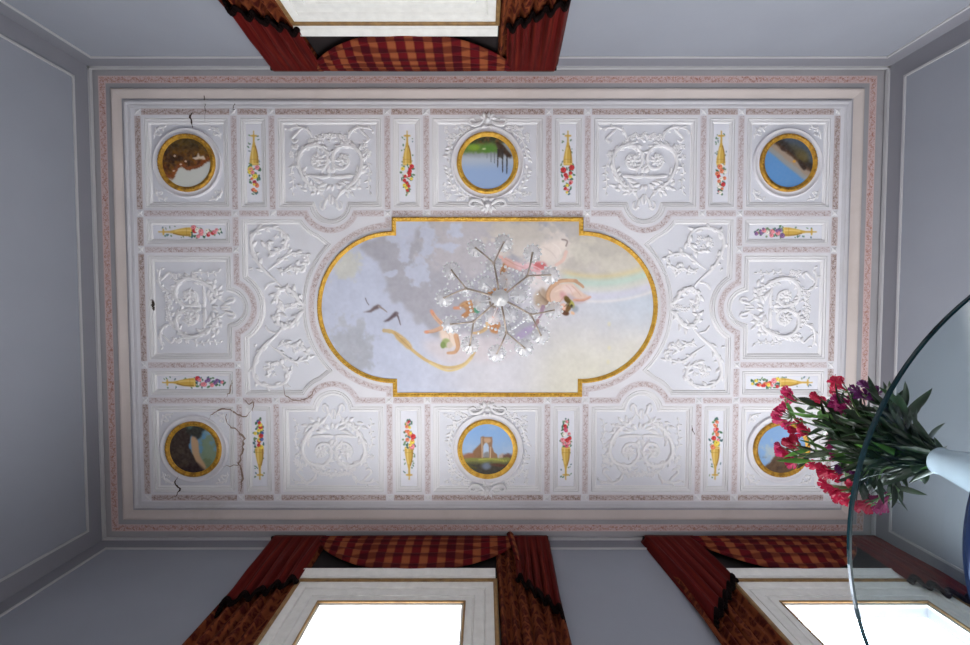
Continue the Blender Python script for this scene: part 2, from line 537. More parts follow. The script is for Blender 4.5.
# four-pointed stars at the crossings
m = MB()
def star(a, b):
    v = [W(a, b, ZR - 0.010)]
    for k in range(8):
        r = 4.6 if k % 2 else 1.7
        v.append(W(a + r*math.cos(PI/4*k), b + r*math.sin(PI/4*k), ZR - 0.002))
    m.add(v, [(0, 1+k, 1+(k+1) % 8) for k in range(8)])
for sx in (-1, 1):
    for sy in (-1, 1):
        for V in (V1, V2, V3, V4, VB): star(sx*V, sy*H0); star(sx*V, sy*H1)
        star(sx*V1, sy*H2); star(sx*VB, sy*H2)
m.build('crossing_stars', M['relief'], ceiling, smooth=False)

# cracks and damp stains of the old plaster
def crack(pxs, w, mat='crack', jit=0.8, k=5, z=ZR-0.006):
    base = catmull([ab(*p) for p in pxs], k)
    base = [(a + rng.uniform(-jit, jit), b + rng.uniform(-jit, jit)) for a, b in base]
    m = MB(); n = len(base)
    v = []
    for i, p in enumerate(base):
        a = np.array(base[max(0, i-1)]); c = np.array(base[min(n-1, i+1)])
        e = (c - a) / (np.linalg.norm(c - a) + 1e-9); nn = np.array((-e[1], e[0]))
        ww = w * (0.4 + 0.9*rng.random()) * math.sin(PI * (i + 0.6) / (n + 0.2))
        for q in (-1, 1):
            for dz in (0,):
                v.append(W(p[0] + nn[0]*q*ww, p[1] + nn[1]*q*ww, z + dz))
    f = [(2*i, 2*i+1, 2*i+3, 2*i+2) for i in range(n-1)]
    m.add(v, f)
    m.build('crack', M[mat], ceiling, smooth=False)
crack([(179, 476), (176, 483), (180, 489), (176, 497)], 1.0)
crack([(192, 113), (191, 119), (193, 128)], 1.0)
crack([(205, 84), (204, 96), (206, 110), (205, 122)], 0.45)
crack([(236, 100), (234, 108), (235, 112)], 0.5)
crack([(209, 420), (214, 412), (228, 409), (236, 413), (246, 416), (254, 406)], 0.8, 'stain')
crack([(244, 398), (250, 404), (254, 402), (253, 412)], 0.7, 'stain')
crack([(226, 413), (230, 425), (243, 435), (243, 450), (238, 464), (222, 466)], 1.1, 'stain', 1.3)
crack([(238, 462), (243, 475), (240, 492)], 1.0, 'stain', 1.2)
crack([(227, 398), (231, 388), (232, 380)], 0.9, 'stain', 1.0)
crack([(284, 384), (286, 396), (300, 400), (312, 394), (318, 385)], 0.6, 'stain', 0.8)
crack([(692, 425), (693, 431), (695, 434)], 0.5)
crack([(152, 300), (154, 306), (155, 310)], 1.6, 'crack', 1.2)

# ------------------------------------------------------------------ cornice round the ceiling
ZE = H - 0.012
rim = rect(-WX, WX, -WY, WY)
def corn(name, t0, t1, prof, mat, parent):
    m = MB(); ring_sweep(m, rim, prof); return m.build(name, M[mat], parent, smooth=False)
m = MB(); ring_sweep(m, rim, [(-4, ZE), (7, ZE), (7, ZE+0.002)])
cornice = m.build('trim_1', M['cornice_grey'], smooth=False); props(cornice, kind='structure')
m = MB()
ro, ri = inset(rim, 7.0), inset(rim, 14.2)
for i in range(4):
    j = (i+1) % 4; Lo = math.dist(ro[i], ro[j])*K; Li = math.dist(ri[i], ri[j])*K
    m.add([W(*ro[i], ZE-.001), W(*ro[j], ZE-.001), W(*ri[j], ZE-.001), W(*ri[i], ZE-.001)], [(0, 1, 2, 3)],
          [(i*5, -1), (i*5+Lo, -1), (i*5+(Lo+Li)/2, 1), (i*5+(Lo-Li)/2, 1)])
m.build('rose_frieze', M['frieze'], cornice, smooth=False, uv=True)
corn('cornice_fillet', 0, 0, [(7, ZE), (7, ZE+0.003), (19, ZE+0.003), (19.3, ZE-0.006)], 'cornice_grey', cornice)
corn('cornice_cove', 0, 0, [(19.3, ZE-0.006), (20.5, ZE-0.010), (22, ZE-0.008), (25, ZE+0.004), (28, ZE+0.014)], 'cornice_beige', cornice)
corn('cornice_groove', 0, 0, [(28, ZE+0.014), (28.6, ZE+0.018), (29.6, ZE+0.018), (30, ZE+0.010)], 'groove', cornice)
corn('cornice_bead', 0, 0, [(30, ZE+0.010), (30.6, ZE+0.002), (32, ZE), (33.2, ZE+0.004), (33.8, ZE+0.012), (34.6, ZE+0.012), (34.8, ZE+0.008), (36.5, ZE+0.010), (37.4, ZE+0.014)], 'cornice_white', cornice)

# ------------------------------------------------------------------ walls, floor
ZFLR = -ZC
OPN = {'b': [(-1.013, -0.127), (1.80, 2.69)], 't': [(-1.00, -0.115)]}
ZO = 2.67
def wall(name, side):
    m = MB(); d = 0.07 if side == 'b' else 0.32
    top = H + 0.03
    if side in 'lr':
        x0, x1 = (XL - d, XL) if side == 'l' else (XR, XR + d)
        m.box(x0, x1, YB - d, YF + 0.07, ZFLR, top)
    else:
        y0, y1 = (YF, YF + d) if side == 'b' else (YB - d, YB)
        xs = [XL] + [x for o in OPN[side] for x in o] + [XR]
        for i in range(0, len(xs), 2): m.box(xs[i], xs[i+1], y0, y1, ZFLR, top)
        for o in OPN[side]: m.box(o[0], o[1], y0, y1, ZO if side == 'b' else 2.625, top)
    w = m.build(name, M['wall_band'], smooth=False); props(w, kind='structure')
    return w
wl = wall('wall_left', 'l'); wr = wall('wall_right', 'r'); wf = wall('wall_front', 'b'); wb = wall('wall_back', 't')
fl = MB().box(XL-0.3, XR+0.3, YB-0.3, YF+0.3, ZFLR-0.1, ZFLR).build('floor', M['floor'], smooth=False); props(fl, kind='structure')

# painted wall fields framed by a thin bead, and a bead under the ceiling
def wallfield(w, side):
    mg = 0.14; zt = H - 0.18; zb = ZFLR + 0.9; bw = 0.008
    def q(s, z, d):
        if side == 'l': return (XL + d, s, z)
        if side == 'r': return (XR - d, s, z)
        if side == 'b': return (s, YF - d, z)
        return (s, YB + d, z)
    lo, hi = (YB, YF) if side in 'lr' else (XL, XR)
    spans = [(lo + mg, hi - mg)]
    if side == 'b': spans = [(lo+mg, -1.33), (0.16, 1.52)]
    if side == 't': spans = [(lo+mg, -1.33), (0.19, hi-mg)]
    for s0, s1 in spans:
        m = MB()
        m.add([q(s0, zb, .003), q(s1, zb, .003), q(s1, zt, .003), q(s0, zt, .003)], [(0, 1, 2, 3)])
        m.build('wall_field', M['wall'], w, smooth=False)
        m = MB()
        for a0, a1, b0, b1 in ((s0-bw, s1+bw, zt-bw, zt+bw), (s0-bw, s1+bw, zb-bw, zb+bw), (s0-bw, s0+bw, zb, zt), (s1-bw, s1+bw, zb, zt)):
            p = q(a0, b0, 0.0); r = q(a1, b1, 0.012)
            m.box(*sorted((p[0], r[0])), *sorted((p[1], r[1])), *sorted((p[2], r[2])))
        m.build('wall_bead', M['bead'], w, smooth=False)
    if side in 'bt':   # the field goes on over the window heads
        pass
    p = q(lo, H-0.05, 0.0); r = q(hi, H-0.026, 0.016)
    MB().box(*sorted((p[0], r[0])), *sorted((p[1], r[1])), *sorted((p[2], r[2]))).build('ceiling_bead', M['bead'], w, smooth=False)
for w, s_ in ((wl, 'l'), (wr, 'r'), (wf, 'b'), (wb, 't')): wallfield(w, s_)

# ------------------------------------------------------------------ windows and the door: surround, lintel, sashes, glass
def surround(name, side, x0, x1, door=False):
    zo = 2.625 if door else ZO; ts = 1.25 if door else 1.0
    sg = -1 if side == 'b' else 1            # into the room
    Y0 = YF if side == 'b' else YB
    root = empty(name, ((x0+x1)/2, Y0, ZFLR), kind='structure')
    prof = [(0, -0.001), (0, .028), (.012, .034), (.05, .034), (.054, .027), (.060, .027), (.064, .034), (.12, .036), (.124, .029), (.13, .029), (.134, .040), (.172, .046), (.180, .046), (.180, 0)]
    path = [(x0, ZFLR), (x0, zo), (x1, zo), (x1, ZFLR)]
    def sweep(prof, nm, mat):
        v = []; f = []
        for (px, pz), (ox, oz) in zip(path, ((-1, 0), (-1, 1), (1, 1), (1, 0))):
            for t, d in prof: v.append((px + ox*t, Y0 + sg*d, pz + oz*t*ts))
        n = len(prof)
        for i in range(3):
            for k in range(n-1): f.append((i*n+k, i*n+k+1, (i+1)*n+k+1, (i+1)*n+k))
        MB().add(v, f).build(nm, M[mat], root, smooth=False)
    sweep(prof, 'casing', 'white_wood')
    sweep([(.180, 0), (.180, .052), (.186, .056), (.200, .056), (.206, .05), (.206, 0)], 'outer_gilt_edge', 'brown')
    sweep([(-.003, 0.026), (-.003, .034), (.002, .038), (.008, .038), (.010, .033)], 'inner_gilt_edge', 'brown')
    # lintel moulding above the casing
    lp = [(0, 2.885), (.050, 2.885), (.054, 2.90), (.050, 2.915), (.056, 2.94), (.060, 2.955), (.062, 2.975), (0, 2.975)]
    xa, xb = x0 - 0.214, x1 + 0.196
    if xb > XR: xb = XR - 0.005
    v = [(xa, Y0 + sg*d, z) for d, z in lp] + [(xb, Y0 + sg*d, z) for d, z in lp]; n = len(lp)
    MB().add(v, [(k, k+1, n+k+1, n+k) for k in range(n-1)] + [tuple(range(n)), tuple(range(n, 2*n))[::-1]]).build('lintel', M['white_wood'], root, smooth=False)
    yo = Y0 + sg*(-0.12 if door else 0.022)
    xm = (x0 + x1) / 2
    if not door:
        for a, b_ in ((x0, x1),):
            m = MB(); ya, yb2 = sorted((yo, yo - sg*0.016)); st = 0.014
            m.box(a, a+st, ya, yb2, ZFLR, ZO); m.box(b_-st, b_, ya, yb2, ZFLR, ZO)
            m.box(a, b_, ya, yb2, ZO-0.012, ZO); m.box(a, b_, ya, yb2, ZFLR, ZFLR+0.12)
            m.box(a, b_, ya, yb2, 0.9, 0.94)
            sa = m.build('window_sash', M['white_wood'], root, smooth=False)
            MB().box(a+st, b_-st, (ya+yb2)/2-.002, (ya+yb2)/2+.002, ZFLR+.12, ZO-.012).build('pane', M['pane'], root, smooth=False)
    else:
        for a, b_ in ((x0, xm-.002), (xm+.002, x1)):
            m = MB(); ya, yb2 = sorted((yo, yo - sg*0.045))
            m.box(a, b_, ya, yb2, ZFLR, zo)
            for zl, zh in ((0.1, 0.8), (0.95, 1.9), (2.0, 2.55)):
                yy = sorted((yo, yo + sg*0.012)); m.box(a+.09, b_-.09, *yy, zl, zh)
            m.build('door_leaf', M['white_wood'], root, smooth=False)
    return root
surround('window_1', 'b', *OPN['b'][0]); surround('window_2', 'b', *OPN['b'][1]); surround('door_1', 't', *OPN['t'][0], door=True)

# ------------------------------------------------------------------ ceiling panels
PZ = ZR - 0.004
MOULD = [(0, ZR), (.7, ZR), (.8, ZR+.009), (1.35, ZR+.009), (1.45, ZR), (3.0, ZR+.002), (3.1, ZR+.012), (3.8, ZR+.012), (3.9, ZR+.005), (5.1, ZR+.007), (5.9, ZF), (6.5, ZF)]
def coffer(name, outline, centre, label, cat, group, scale=1.0, field='field'):
    c = W(centre[0], centre[1], ZF)
    root = empty(name, c, label, cat, group)
    m = MB(); ring_sweep(m, outline, [(t*scale, z) for t, z in MOULD])
    m.build('panel_moulding', M['relief'], root, smooth=False)
    lp = inset(outline, 6.5*scale)
    m = MB(); m.add([W(a, b, ZF) for a, b in lp], [tuple(range(len(lp)))])
    m.build('panel_field', M[field], root, smooth=False)
    return root

class Rel:
    """stucco relief: half-round scrolls and leaves lying on a panel field (2-D ceiling units)"""
    def __init__(self, z=ZF): self.m = MB(); self.z = z
    def stroke(self, path, w0, w1=None, h=0.65, k=5, taper=True):
        p = catmull(path, k) if k > 1 else path
        w0 *= 1.05; w1 = w1*1.05 if w1 is not None else None
        n = len(p); N = 9; v = []; f = []
        for i in range(n):
            a = np.array(p[max(0, i-1)]); c = np.array(p[min(n-1, i+1)])
            e = (c - a) / (np.linalg.norm(c - a) + 1e-9); nn = np.array((-e[1], e[0]))
            s = i / (n - 1); w = w0 + ((w1 if w1 is not None else w0) - w0) * s
            if taper: w *= min(1, 0.25 + 4*min(s, 1 - s))
            for j in range(N):
                t = PI * j / (N - 1)
                q = np.array(p[i]) + nn * math.cos(t) * w
                v.append(W(q[0], q[1], self.z - (math.sin(t) - .38*math.exp(-((t-PI/2)/.35)**2)) * w * h * K * 2.3 + 0.001))
        for i in range(n-1):
            for j in range(N-1): f.append((i*N+j, i*N+j+1, (i+1)*N+j+1, (i+1)*N+j))
        self.m.add(v, f)
    def leaf(self, a, b, ang, L, w, h=0.6):
        L *= 1.1; w *= 1.0
        NS, N = 6, 5; v = []; f = []
        ca, sa = math.cos(ang), math.sin(ang)
        for i in range(NS + 1):
            s = i / NS; ww = w * math.sin(PI * min(1, s**0.75 * 0.97 + 0.02)); bend = 0.22 * L * s * s
            for j in range(N):
                t = PI * j / (N - 1)
                x = s * L; y = math.cos(t) * ww + bend
                hh = math.sin(t) * (0.35 + 0.65*s) * h * w * K * 2.6 * math.sin(PI*min(1, s*.9+.06))
                v.append(W(a + x*ca - y*sa, b + x*sa + y*ca, self.z - hh + 0.001))
        for i in range(NS):
            for j in range(N-1): f.append((i*N+j, i*N+j+1, (i+1)*N+j+1, (i+1)*N+j))
        self.m.add(v, f)
    def acanthus(self, path, n, L, w, side=1, k=5, a0=0.15, a1=0.95, ang=0.75):
        p = catmull(path, k); m = len(p)
        for q in range(n):
            i = int((a0 + (a1-a0) * q / max(1, n-1)) * (m-1)); i = min(i, m-2)
            e = math.atan2(p[i+1][1]-p[i][1], p[i+1][0]-p[i][0])
            sd = side if side else (1 if q % 2 else -1)
            self.leaf(p[i][0], p[i][1], e + sd*ang + rng.uniform(-.2, .2), L*rng.uniform(.75, 1.15), w)
    def bump(self, a, b, r, h=0.8):
        v = []; f = []; n = 8
        for i in range(4):
            t = PI/2 * i / 3
            for k in range(n): v.append(W(a + r*math.cos(t)*math.cos(2*PI*k/n), b + r*math.cos(t)*math.sin(2*PI*k/n), self.z - r*h*K*math.sin(t)*1.3))
        for i in range(3):
            for k in range(n): f.append((i*n+k, i*n+(k+1) % n, (i+1)*n+(k+1) % n, (i+1)*n+k))
        self.m.add(v, f)
    def flower(self, a, b, r):
        for k in range(5):
            t = 2*PI*k/5 + rng.random()
            self.leaf(a, b, t, r, r*.42)
        self.bump(a, b, r*.35)
    def build(self, root, name='relief_ornament'):
        return self.m.build(name, M['relief'], root)
    def spiral(self, c, r0, turns, a0, d, w0, w1, pre=()):
        n = int(14*turns)
        p = [(c[0] + r0*(1-0.86*i/n)*math.cos(a0 + d*2*PI*turns*i/n), c[1] + r0*(1-0.86*i/n)*math.sin(a0 + d*2*PI*turns*i/n)) for i in range(n+1)]
        self.stroke(list(pre) + p, w0, w1, k=2)
        return list(pre) + p

def relief_motif(T, sw=1.0):
    """the urn-and-scroll motif; T maps motif coordinates (x from axis, y from outer edge to lobe) to ceiling units"""
    R = Rel(); U = 1/5.377
    def S(pts, sgn): return [T(sgn*x*U, y*U) for x, y in pts]
    for g in (-1, 1):
        big = [(22,490),(57,430),(122,385),(160,322),(170,262),(148,212),(104,190),(56,190),(20,226),(14,278),(40,308),(80,302),(98,268),(84,240),(56,238),(48,262),(62,280)]
        R.stroke(S(big, g), 2.1*sw, 1.0*sw)
        R.acanthus(S(big[:9], g), 13, 7.0, 2.0, side=-g*T.hand, ang=.55)
        R.acanthus(S(big[3:12], g), 7, 5.0, 1.5, side=g*T.hand, ang=.5); R.flower(*T(g*66*U, 262*U), 3.4)
        R.stroke(S([(0,350),(60,352),(126,344)], g), 1.5*sw)
        for q, (dx, L_) in enumerate(((.25, 9), (.75, 11), (1.4, 12), (2.6, 11))):
            R.leaf(*T(g*(6+q*16)*U, (388-q*5)*U), T.ang(g*dx, 1.0 - q*.42), L_*.75, 2.0)
            R.leaf(*T(g*(10+q*20)*U, 356*U), T.ang(g*dx*.6, -.6), 4.5, 1.4)
        R.acanthus(S([(4,418),(50,412),(84,428),(124,422),(152,396)], g), 9, 6.4, 1.9, side=0)
        for q in range(9): R.leaf(*T(g*66*U, 264*U), q*.7+rng.uniform(-.2, .2), rng.uniform(5.5, 8.5), 1.9)
        R.bump(*T(g*66*U, 264*U), 2.2)
        R.acanthus(S(big[4:11], g), 9, 5.6, 1.7, side=0, ang=.6)
        R.acanthus(S([(30,470),(80,420),(132,372),(148,322)], g), 8, 6.5, 1.8, side=g*T.hand, ang=.5)
        R.stroke(S([(10,455),(26,478),(40,520),(56,515),(56,490),(42,478)], g), 1.5*sw, 0.9)
        R.stroke(S([(6,440),(10,470),(4,500)], g), 1.1)
        R.bump(*T(g*34*U, 512*U), 1.8)
        top = [(96,150),(112,112),(150,92),(198,94),(230,104)]
        R.stroke(S(top, g), 1.5*sw, 0.9)
        R.acanthus(S(top, g), 6, 4.4, 1.4, side=0)
        R.stroke(S([(150,92),(176,120),(204,150),(190,168),(170,156)], g), 1.2)
        for q in range(7):
            R.flower(*T(g*(178+rng.uniform(-18, 34))*U, (205+rng.uniform(-26, 44))*U), 2.7)
        st = [(190,262),(210,320),(200,380),(208,440)]
        R.stroke(S(st, g), 0.7); R.acanthus(S(st, g), 9, 4.0, 1.25, side=0, ang=0.9)
        for q in range(8):
            R.flower(*T(g*(4+q*15)*U, (128+8*math.sin(q*1.1)+abs(q-1)*5+rng.uniform(-8, 8))*U), 2.6)
        R.acanthus(S([(100,170),(60,158),(10,150)], g), 6, 4.6, 1.5, side=0)
        R.leaf(*T(g*4*U, 330*U), T.ang(g*0.9, -1.0), 6.0, 1.7); R.leaf(*T(g*2*U, 330*U), T.ang(g*0.4, -1.0), 7.5, 1.7)
    return R
class TM:
    def __init__(self, f, hand): self.f = f; self.hand = hand
    def __call__(self, x, y): return self.f(x, y)
    def ang(self, dx, dy):
        a = self.f(0, 0); b = self.f(dx, dy); return math.atan2(b[1]-a[1], b[0]-a[0])

GR = 'stucco scroll panels of the ceiling'
nm = {(-1,-1): 'far left', (1,-1): 'far right', (-1,1): 'window-side left', (1,1): 'window-side right'}
for kind, outl, key in PAN:
    if kind == 'relief':
        sx, sy = key
        where = {(-1,-1): 'between pier roundel and brown foliage roundel', (1,-1): 'between pier roundel and sloping rock roundel',
                 (-1,1): 'between ruined arch and dark tree roundels', (1,1): 'between ruined arch roundel and the pink flowers'}[key]
        root = coffer('relief_panel', outl, (sx*LA, sy*(H0+H1)/2), 'stucco scroll panel with a round lobe, ' + where, 'ceiling panel', GR)
        R = relief_motif(TM(lambda x, y, sx=sx, sy=sy: (sx*LA + x, sy*(H0+2.5) - sy*y), -1 if sy < 0 else 1))
        R.build(root)
    elif kind == 'side_relief':
        sx = key[0]
        root = coffer('relief_panel', outl, (sx*(V1+VB)/2, 0), 'stucco scroll panel in the middle of the ceiling\'s ' + ('left short side, with a dark hole' if sx < 0 else 'right short side, above the flowers'), 'ceiling panel', GR)
        R = relief_motif(TM(lambda x, y, sx=sx: (sx*(VB+0.5) - sx*y*0.94, x*0.92), 1 if sx < 0 else -1))
        R.build(root)
    elif kind == 'scroll':
        sx = key[0]
        root = coffer('scroll_panel', outl, (sx*210, 0), 'irregular stucco panel of acanthus scrolls around the ' + ('left' if sx < 0 else 'right') + ' end of the oval fresco', 'ceiling panel', 'irregular scroll panels beside the oval', 0.8)
        R = Rel(); q = lambda pts, g: [(sx*(487.5-x)*1.0, g*(307.6-y)) for x, y in pts]
        for g in (-1, 1):
            big = [(288,296),(275,280),(262,268),(254,254),(252,240),(258,231),(270,228),(282,231),(287,240),(281,250),(272,252),(266,246),(270,240)]
            R.stroke(q(big, g), 2.0, 1.0); R.acanthus(q(big, g), 18, 7.4, 2.2, side=0, ang=.6)
            for e in range(7): R.flower(*q([(270+rng.uniform(-8, 8), 245+rng.uniform(-8, 9))], g)[0], 2.8)
            b2 = [(268,270),(278,263),(290,254),(300,254),(308,257),(306,264),(299,270),(296,262)]
            R.stroke(q(b2, g), 1.5, 0.9); R.acanthus(q(b2, g), 14, 6.4, 1.9, side=0, ang=.6)
            b3 = [(276,268),(284,272),(293,268),(299,272)]
            R.stroke(q(b3, g), 1.2); R.acanthus(q(b3, g), 9, 6.0, 1.8, side=0)
            b4 = [(308,306),(300,302),(294,293),(286,288),(278,292),(275,300),(281,303)]
            R.stroke(q(b4, g), 2.3, 1.1); R.acanthus(q(b4, g), 14, 7.2, 2.2, side=0, ang=.6)
            b5 = [(290,250),(287,244),(286,238)]
            R.acanthus(q(b5, g), 5, 4.4, 1.4, side=0)
            b6 = [(254,262),(256,254),(252,270)]; R.acanthus(q(b6, g), 4, 4.6, 1.4, side=0)
            R.stroke(q([(264,290),(268,284),(276,282)], g), 1.1)
        for e in range(9): R.flower(sx*(487.5-(312-e*4.2)), rng.uniform(-3, 3), 3.0)
        R.build(root)
# ------------------------------------------------------------------ a small painter: the frescoes become colour on dense meshes
def vnoise(h, w, cell, seed):
    r = np.random.RandomState(seed); gh, gw = int(h/cell)+3, int(w/cell)+3
    g = r.rand(gh, gw)
    y = np.arange(h)/cell; x = np.arange(w)/cell
    y0 = y.astype(int); x0 = x.astype(int); fy = y-y0; fx = x-x0
    fy = fy*fy*(3-2*fy); fx = fx*fx*(3-2*fx)
    a = g[y0][:, x0]; b = g[y0][:, x0+1]; c = g[y0+1][:, x0]; d = g[y0+1][:, x0+1]
    return (a*(1-fx)+b*fx)*(1-fy)[:, None] + (c*(1-fx)+d*fx)*fy[:, None]
def fbm(h, w, cell, seed, o=4):
    s = 0; n = 0; amp = 1
    for i in range(o):
        s = s + amp*vnoise(h, w, max(1.01, cell/2**i), seed+i*17); n += amp; amp *= 0.55
    return s/n
def sstep(a, b, x):
    t = np.clip((x-a)/(b-a), 0, 1); return t*t*(3-2*t)

class Canvas:
    def __init__(self, x0, y0, x1, y1, res, base):
        self.x0, self.y0, self.res = x0, y0, res
        self.w, self.h = int((x1-x0)*res)+1, int((y1-y0)*res)+1
        self.im = np.zeros((self.h, self.w, 3)); self.im[:] = base
        self.X, self.Y = np.meshgrid(x0 + np.arange(self.w)/res, y0 + np.arange(self.h)/res)
    def n(self, cell, seed, o=4): return fbm(self.h, self.w, cell*self.res, seed, o)
    def lay(self, mask, c):
        mask = np.clip(mask, 0, 1)[..., None]; self.im = self.im*(1-mask) + np.array(c, float)*mask
    def blur(self, m, r):
        r = int(round(r*self.res))
        if r < 1: return m
        k = np.ones(2*r+1)/(2*r+1)
        for ax in (0, 1):
            for _ in range(2):
                pad = [(0, 0), (0, 0)]; pad[ax] = (r, r)
                q = np.cumsum(np.pad(m, [(r+1, r) if a == ax else (0, 0) for a in (0, 1)], mode='edge'), axis=ax)
                m = (np.take(q, range(2*r+1, q.shape[ax]), ax) - np.take(q, range(0, q.shape[ax]-2*r-1), ax))/(2*r+1)
        return m
    def win(self, xs, ys, pad):
        j0 = max(0, int((min(xs)-pad-self.x0)*self.res)); j1 = min(self.w, int((max(xs)+pad-self.x0)*self.res)+2)
        i0 = max(0, int((min(ys)-pad-self.y0)*self.res)); i1 = min(self.h, int((max(ys)+pad-self.y0)*self.res)+2)
        return (slice(i0, i1), slice(j0, j1)) if i1 > i0 + 1 and j1 > j0 + 1 else None
    def layw(self, w, mask, c):
        mask = np.clip(mask, 0, 1)[..., None]; self.im[w] = self.im[w]*(1-mask) + np.array(c, float)*mask
    def poly(self, pts, c, soft=0.6, alpha=1.0, smooth=True, rough=0, seed=1):
        p = catmull(pts, 5, True) if smooth else pts
        w = self.win([q[0] for q in p], [q[1] for q in p], soft*3 + rough + 1)
        if w is None: return
        X, Y = self.X[w], self.Y[w]
        if rough:
            X = X + (self.n(7, seed)[w]-0.5)*rough*2; Y = Y + (self.n(7, seed+5)[w]-0.5)*rough*2
        ins = np.zeros(X.shape, bool); j = len(p)-1
        for i in range(len(p)):
            (xi, yi), (xj, yj) = p[i], p[j]
            if yi != yj:
                cnd = ((yi > Y) != (yj > Y)) & (X < (xj-xi)*(Y-yi)/(yj-yi)+xi); ins ^= cnd
            j = i
        self.layw(w, self.blur(ins.astype(float), soft)*alpha, c)
    def stroke(self, pts, wd, c, w1=None, soft=0.35, alpha=1.0):
        p = catmull(pts, 6); n = len(p)
        w = self.win([q[0] for q in p], [q[1] for q in p], max(wd, w1 or 0) + 2)
        if w is None: return
        X, Y = self.X[w], self.Y[w]; d = np.full(X.shape, -1e9)
        for i in range(n-1):
            (ax, ay), (bx, by) = p[i], p[i+1]; dx, dy = bx-ax, by-ay; L = dx*dx+dy*dy+1e-9
            t = np.clip(((X-ax)*dx+(Y-ay)*dy)/L, 0, 1)
            dist = np.hypot(X-ax-t*dx, Y-ay-t*dy)
            ww = wd + ((w1 if w1 is not None else wd)-wd)*(i+t)/n
            d = np.maximum(d, ww/2 - dist)
        self.layw(w, sstep(-soft, soft, d)*alpha, c)
    def ell(self, x, y, rx, ry, c, ang=0, soft=0.25, alpha=1.0):
        g = max(rx, ry)*1.6+1
        w = self.win([x-g, x+g], [y-g, y+g], 0)
        if w is None: return
        X, Y = self.X[w], self.Y[w]
        ca, sa = math.cos(ang), math.sin(ang); u = (X-x)*ca+(Y-y)*sa; v = -(X-x)*sa+(Y-y)*ca
        d = np.hypot(u/rx, v/ry); self.layw(w, 1-sstep(1-soft, 1+soft, d) if soft > 0 else (d < 1)*1.0, c)if alpha == 1 else self.layw(w, (1-sstep(1-soft, 1+soft, d))*alpha, c)
    def blob(self, x, y, rx, ry, c, alpha=1.0, seed=3, cell=8, thr=0.5, soft=0.12, nz=0.9):
        d = np.hypot((self.X-x)/rx, (self.Y-y)/ry)
        m = 1 - d + (self.n(cell, seed)-0.5)*nz*2
        self.lay(sstep(thr-0.5-soft, thr-0.5+soft, m)*alpha, c)
    def sample(self, x, y):
        fx = np.clip((x-self.x0)*self.res, 0, self.w-1.001); fy = np.clip((y-self.y0)*self.res, 0, self.h-1.001)
        i = fy.astype(int); j = fx.astype(int); a = (fy-i)[:, None]; b = (fx-j)[:, None]
        im = self.im
        v = (im[i, j]*(1-b)+im[i, j+1]*b)*(1-a)+(im[i+1, j]*(1-b)+im[i+1, j+1]*b)*a
        return lin(v)*PAINT

def a2p(a, b, Z=H):
    """ceiling units -> the painter's own units (one unit about 8 mm of ceiling)"""
    X = CX + a*K; Y = CY + b*K
    d = Y*ST + Z*CT
    return PX + F*X/d, PY + F*(Y*CT - Z*ST)/d

def paint_grid(name, cv, a0, a1, b0, b1, step, z, parent, keep=None):
    na, nb = int((a1-a0)/step)+1, int((b1-b0)/step)+1
    aa, bb = np.meshgrid(np.linspace(a0, a1, na), np.linspace(b0, b1, nb)); aa = aa.ravel(); bb = bb.ravel()
    px, py = a2p(aa, bb)
    V = np.stack([CX+aa*K, CY+bb*K, np.full_like(aa, z)], 1)
    f = []
    k = keep(aa, bb).reshape(nb, na) if keep is not None else np.ones((nb, na), bool)
    for i in range(nb-1):
        for j in range(na-1):
            if k[i, j] or k[i, j+1] or k[i+1, j] or k[i+1, j+1]:
                q = i*na+j; f.append((q, q+1, q+na+1, q+na))
    used = np.unique(np.array(f)); rm = -np.ones(len(V), int); rm[used] = np.arange(len(used))
    f = rm[np.array(f)].tolist()
    return mesh(name, V[used], f, M['paint'], parent, smooth=False, col=cv.sample(px, py)[used])

def paint_disc(name, cv, a, b, r, z, parent, rings=34, segs=90):
    aa = [a]; bb = [b]; f = []
    for i in range(1, rings+1):
        for k in range(segs): t = 2*PI*k/segs; aa.append(a+r*i/rings*math.cos(t)); bb.append(b+r*i/rings*math.sin(t))
    for k in range(segs): f.append((0, 1+k, 1+(k+1) % segs))
    for i in range(rings-1):
        for k in range(segs): f.append((1+i*segs+k, 1+(i+1)*segs+k, 1+(i+1)*segs+(k+1) % segs, 1+i*segs+(k+1) % segs))
    aa = np.array(aa); bb = np.array(bb); px, py = a2p(aa, bb)
    return mesh(name, np.stack([CX+aa*K, CY+bb*K, np.full_like(aa, z)], 1), f, M['paint'], parent, smooth=False, col=cv.sample(px, py))

# ------------------------------------------------------------------ central fresco
gold_out = [(OC+1, -89.6), (OC+1, -OR)]
def oval(off):
    r = OR - off
    t = math.asin(min(1, max(-1, 1.0 - 0)) ) if False else PI/2
    q = OC + 1 - off
    dy = math.sqrt(max(1e-6, r*r - (q-OC)**2)) if abs(q-OC) < r else r
    an = math.atan2(dy, q-OC)
    right = [(q, -89.6+off)] + arc((OC, 0), r, -an, an, 60) + [(q, 89.6-off)]
    return right + [(-a, b) for a, b in right[::-1]]
fr = empty('oval_fresco', W(0, 0, ZR), 'large oval sky fresco of floating figures, birds and a rainbow in a gilt frame', 'ceiling painting')
gz = ZR - 0.006
loops = [(0, ZR), (0, gz-.004), (.6, gz-.012), (1.4, gz-.016), (2.2, gz-.012), (2.6, gz-.004), (3.4, gz-.006), (4.1, gz-.004), (4.3, ZR-.002)]
m = MB(); n = len(oval(0)); v = []
for t, z in loops: v += [W(a, b, z) for a, b in oval(t)]
m.add(v, [(i*n+k, i*n+(k+1) % n, (i+1)*n+(k+1) % n, (i+1)*n+k) for i in range(len(loops)-1) for k in range(n)])
gf = m.build('gilded_frame', M['gold'], fr)
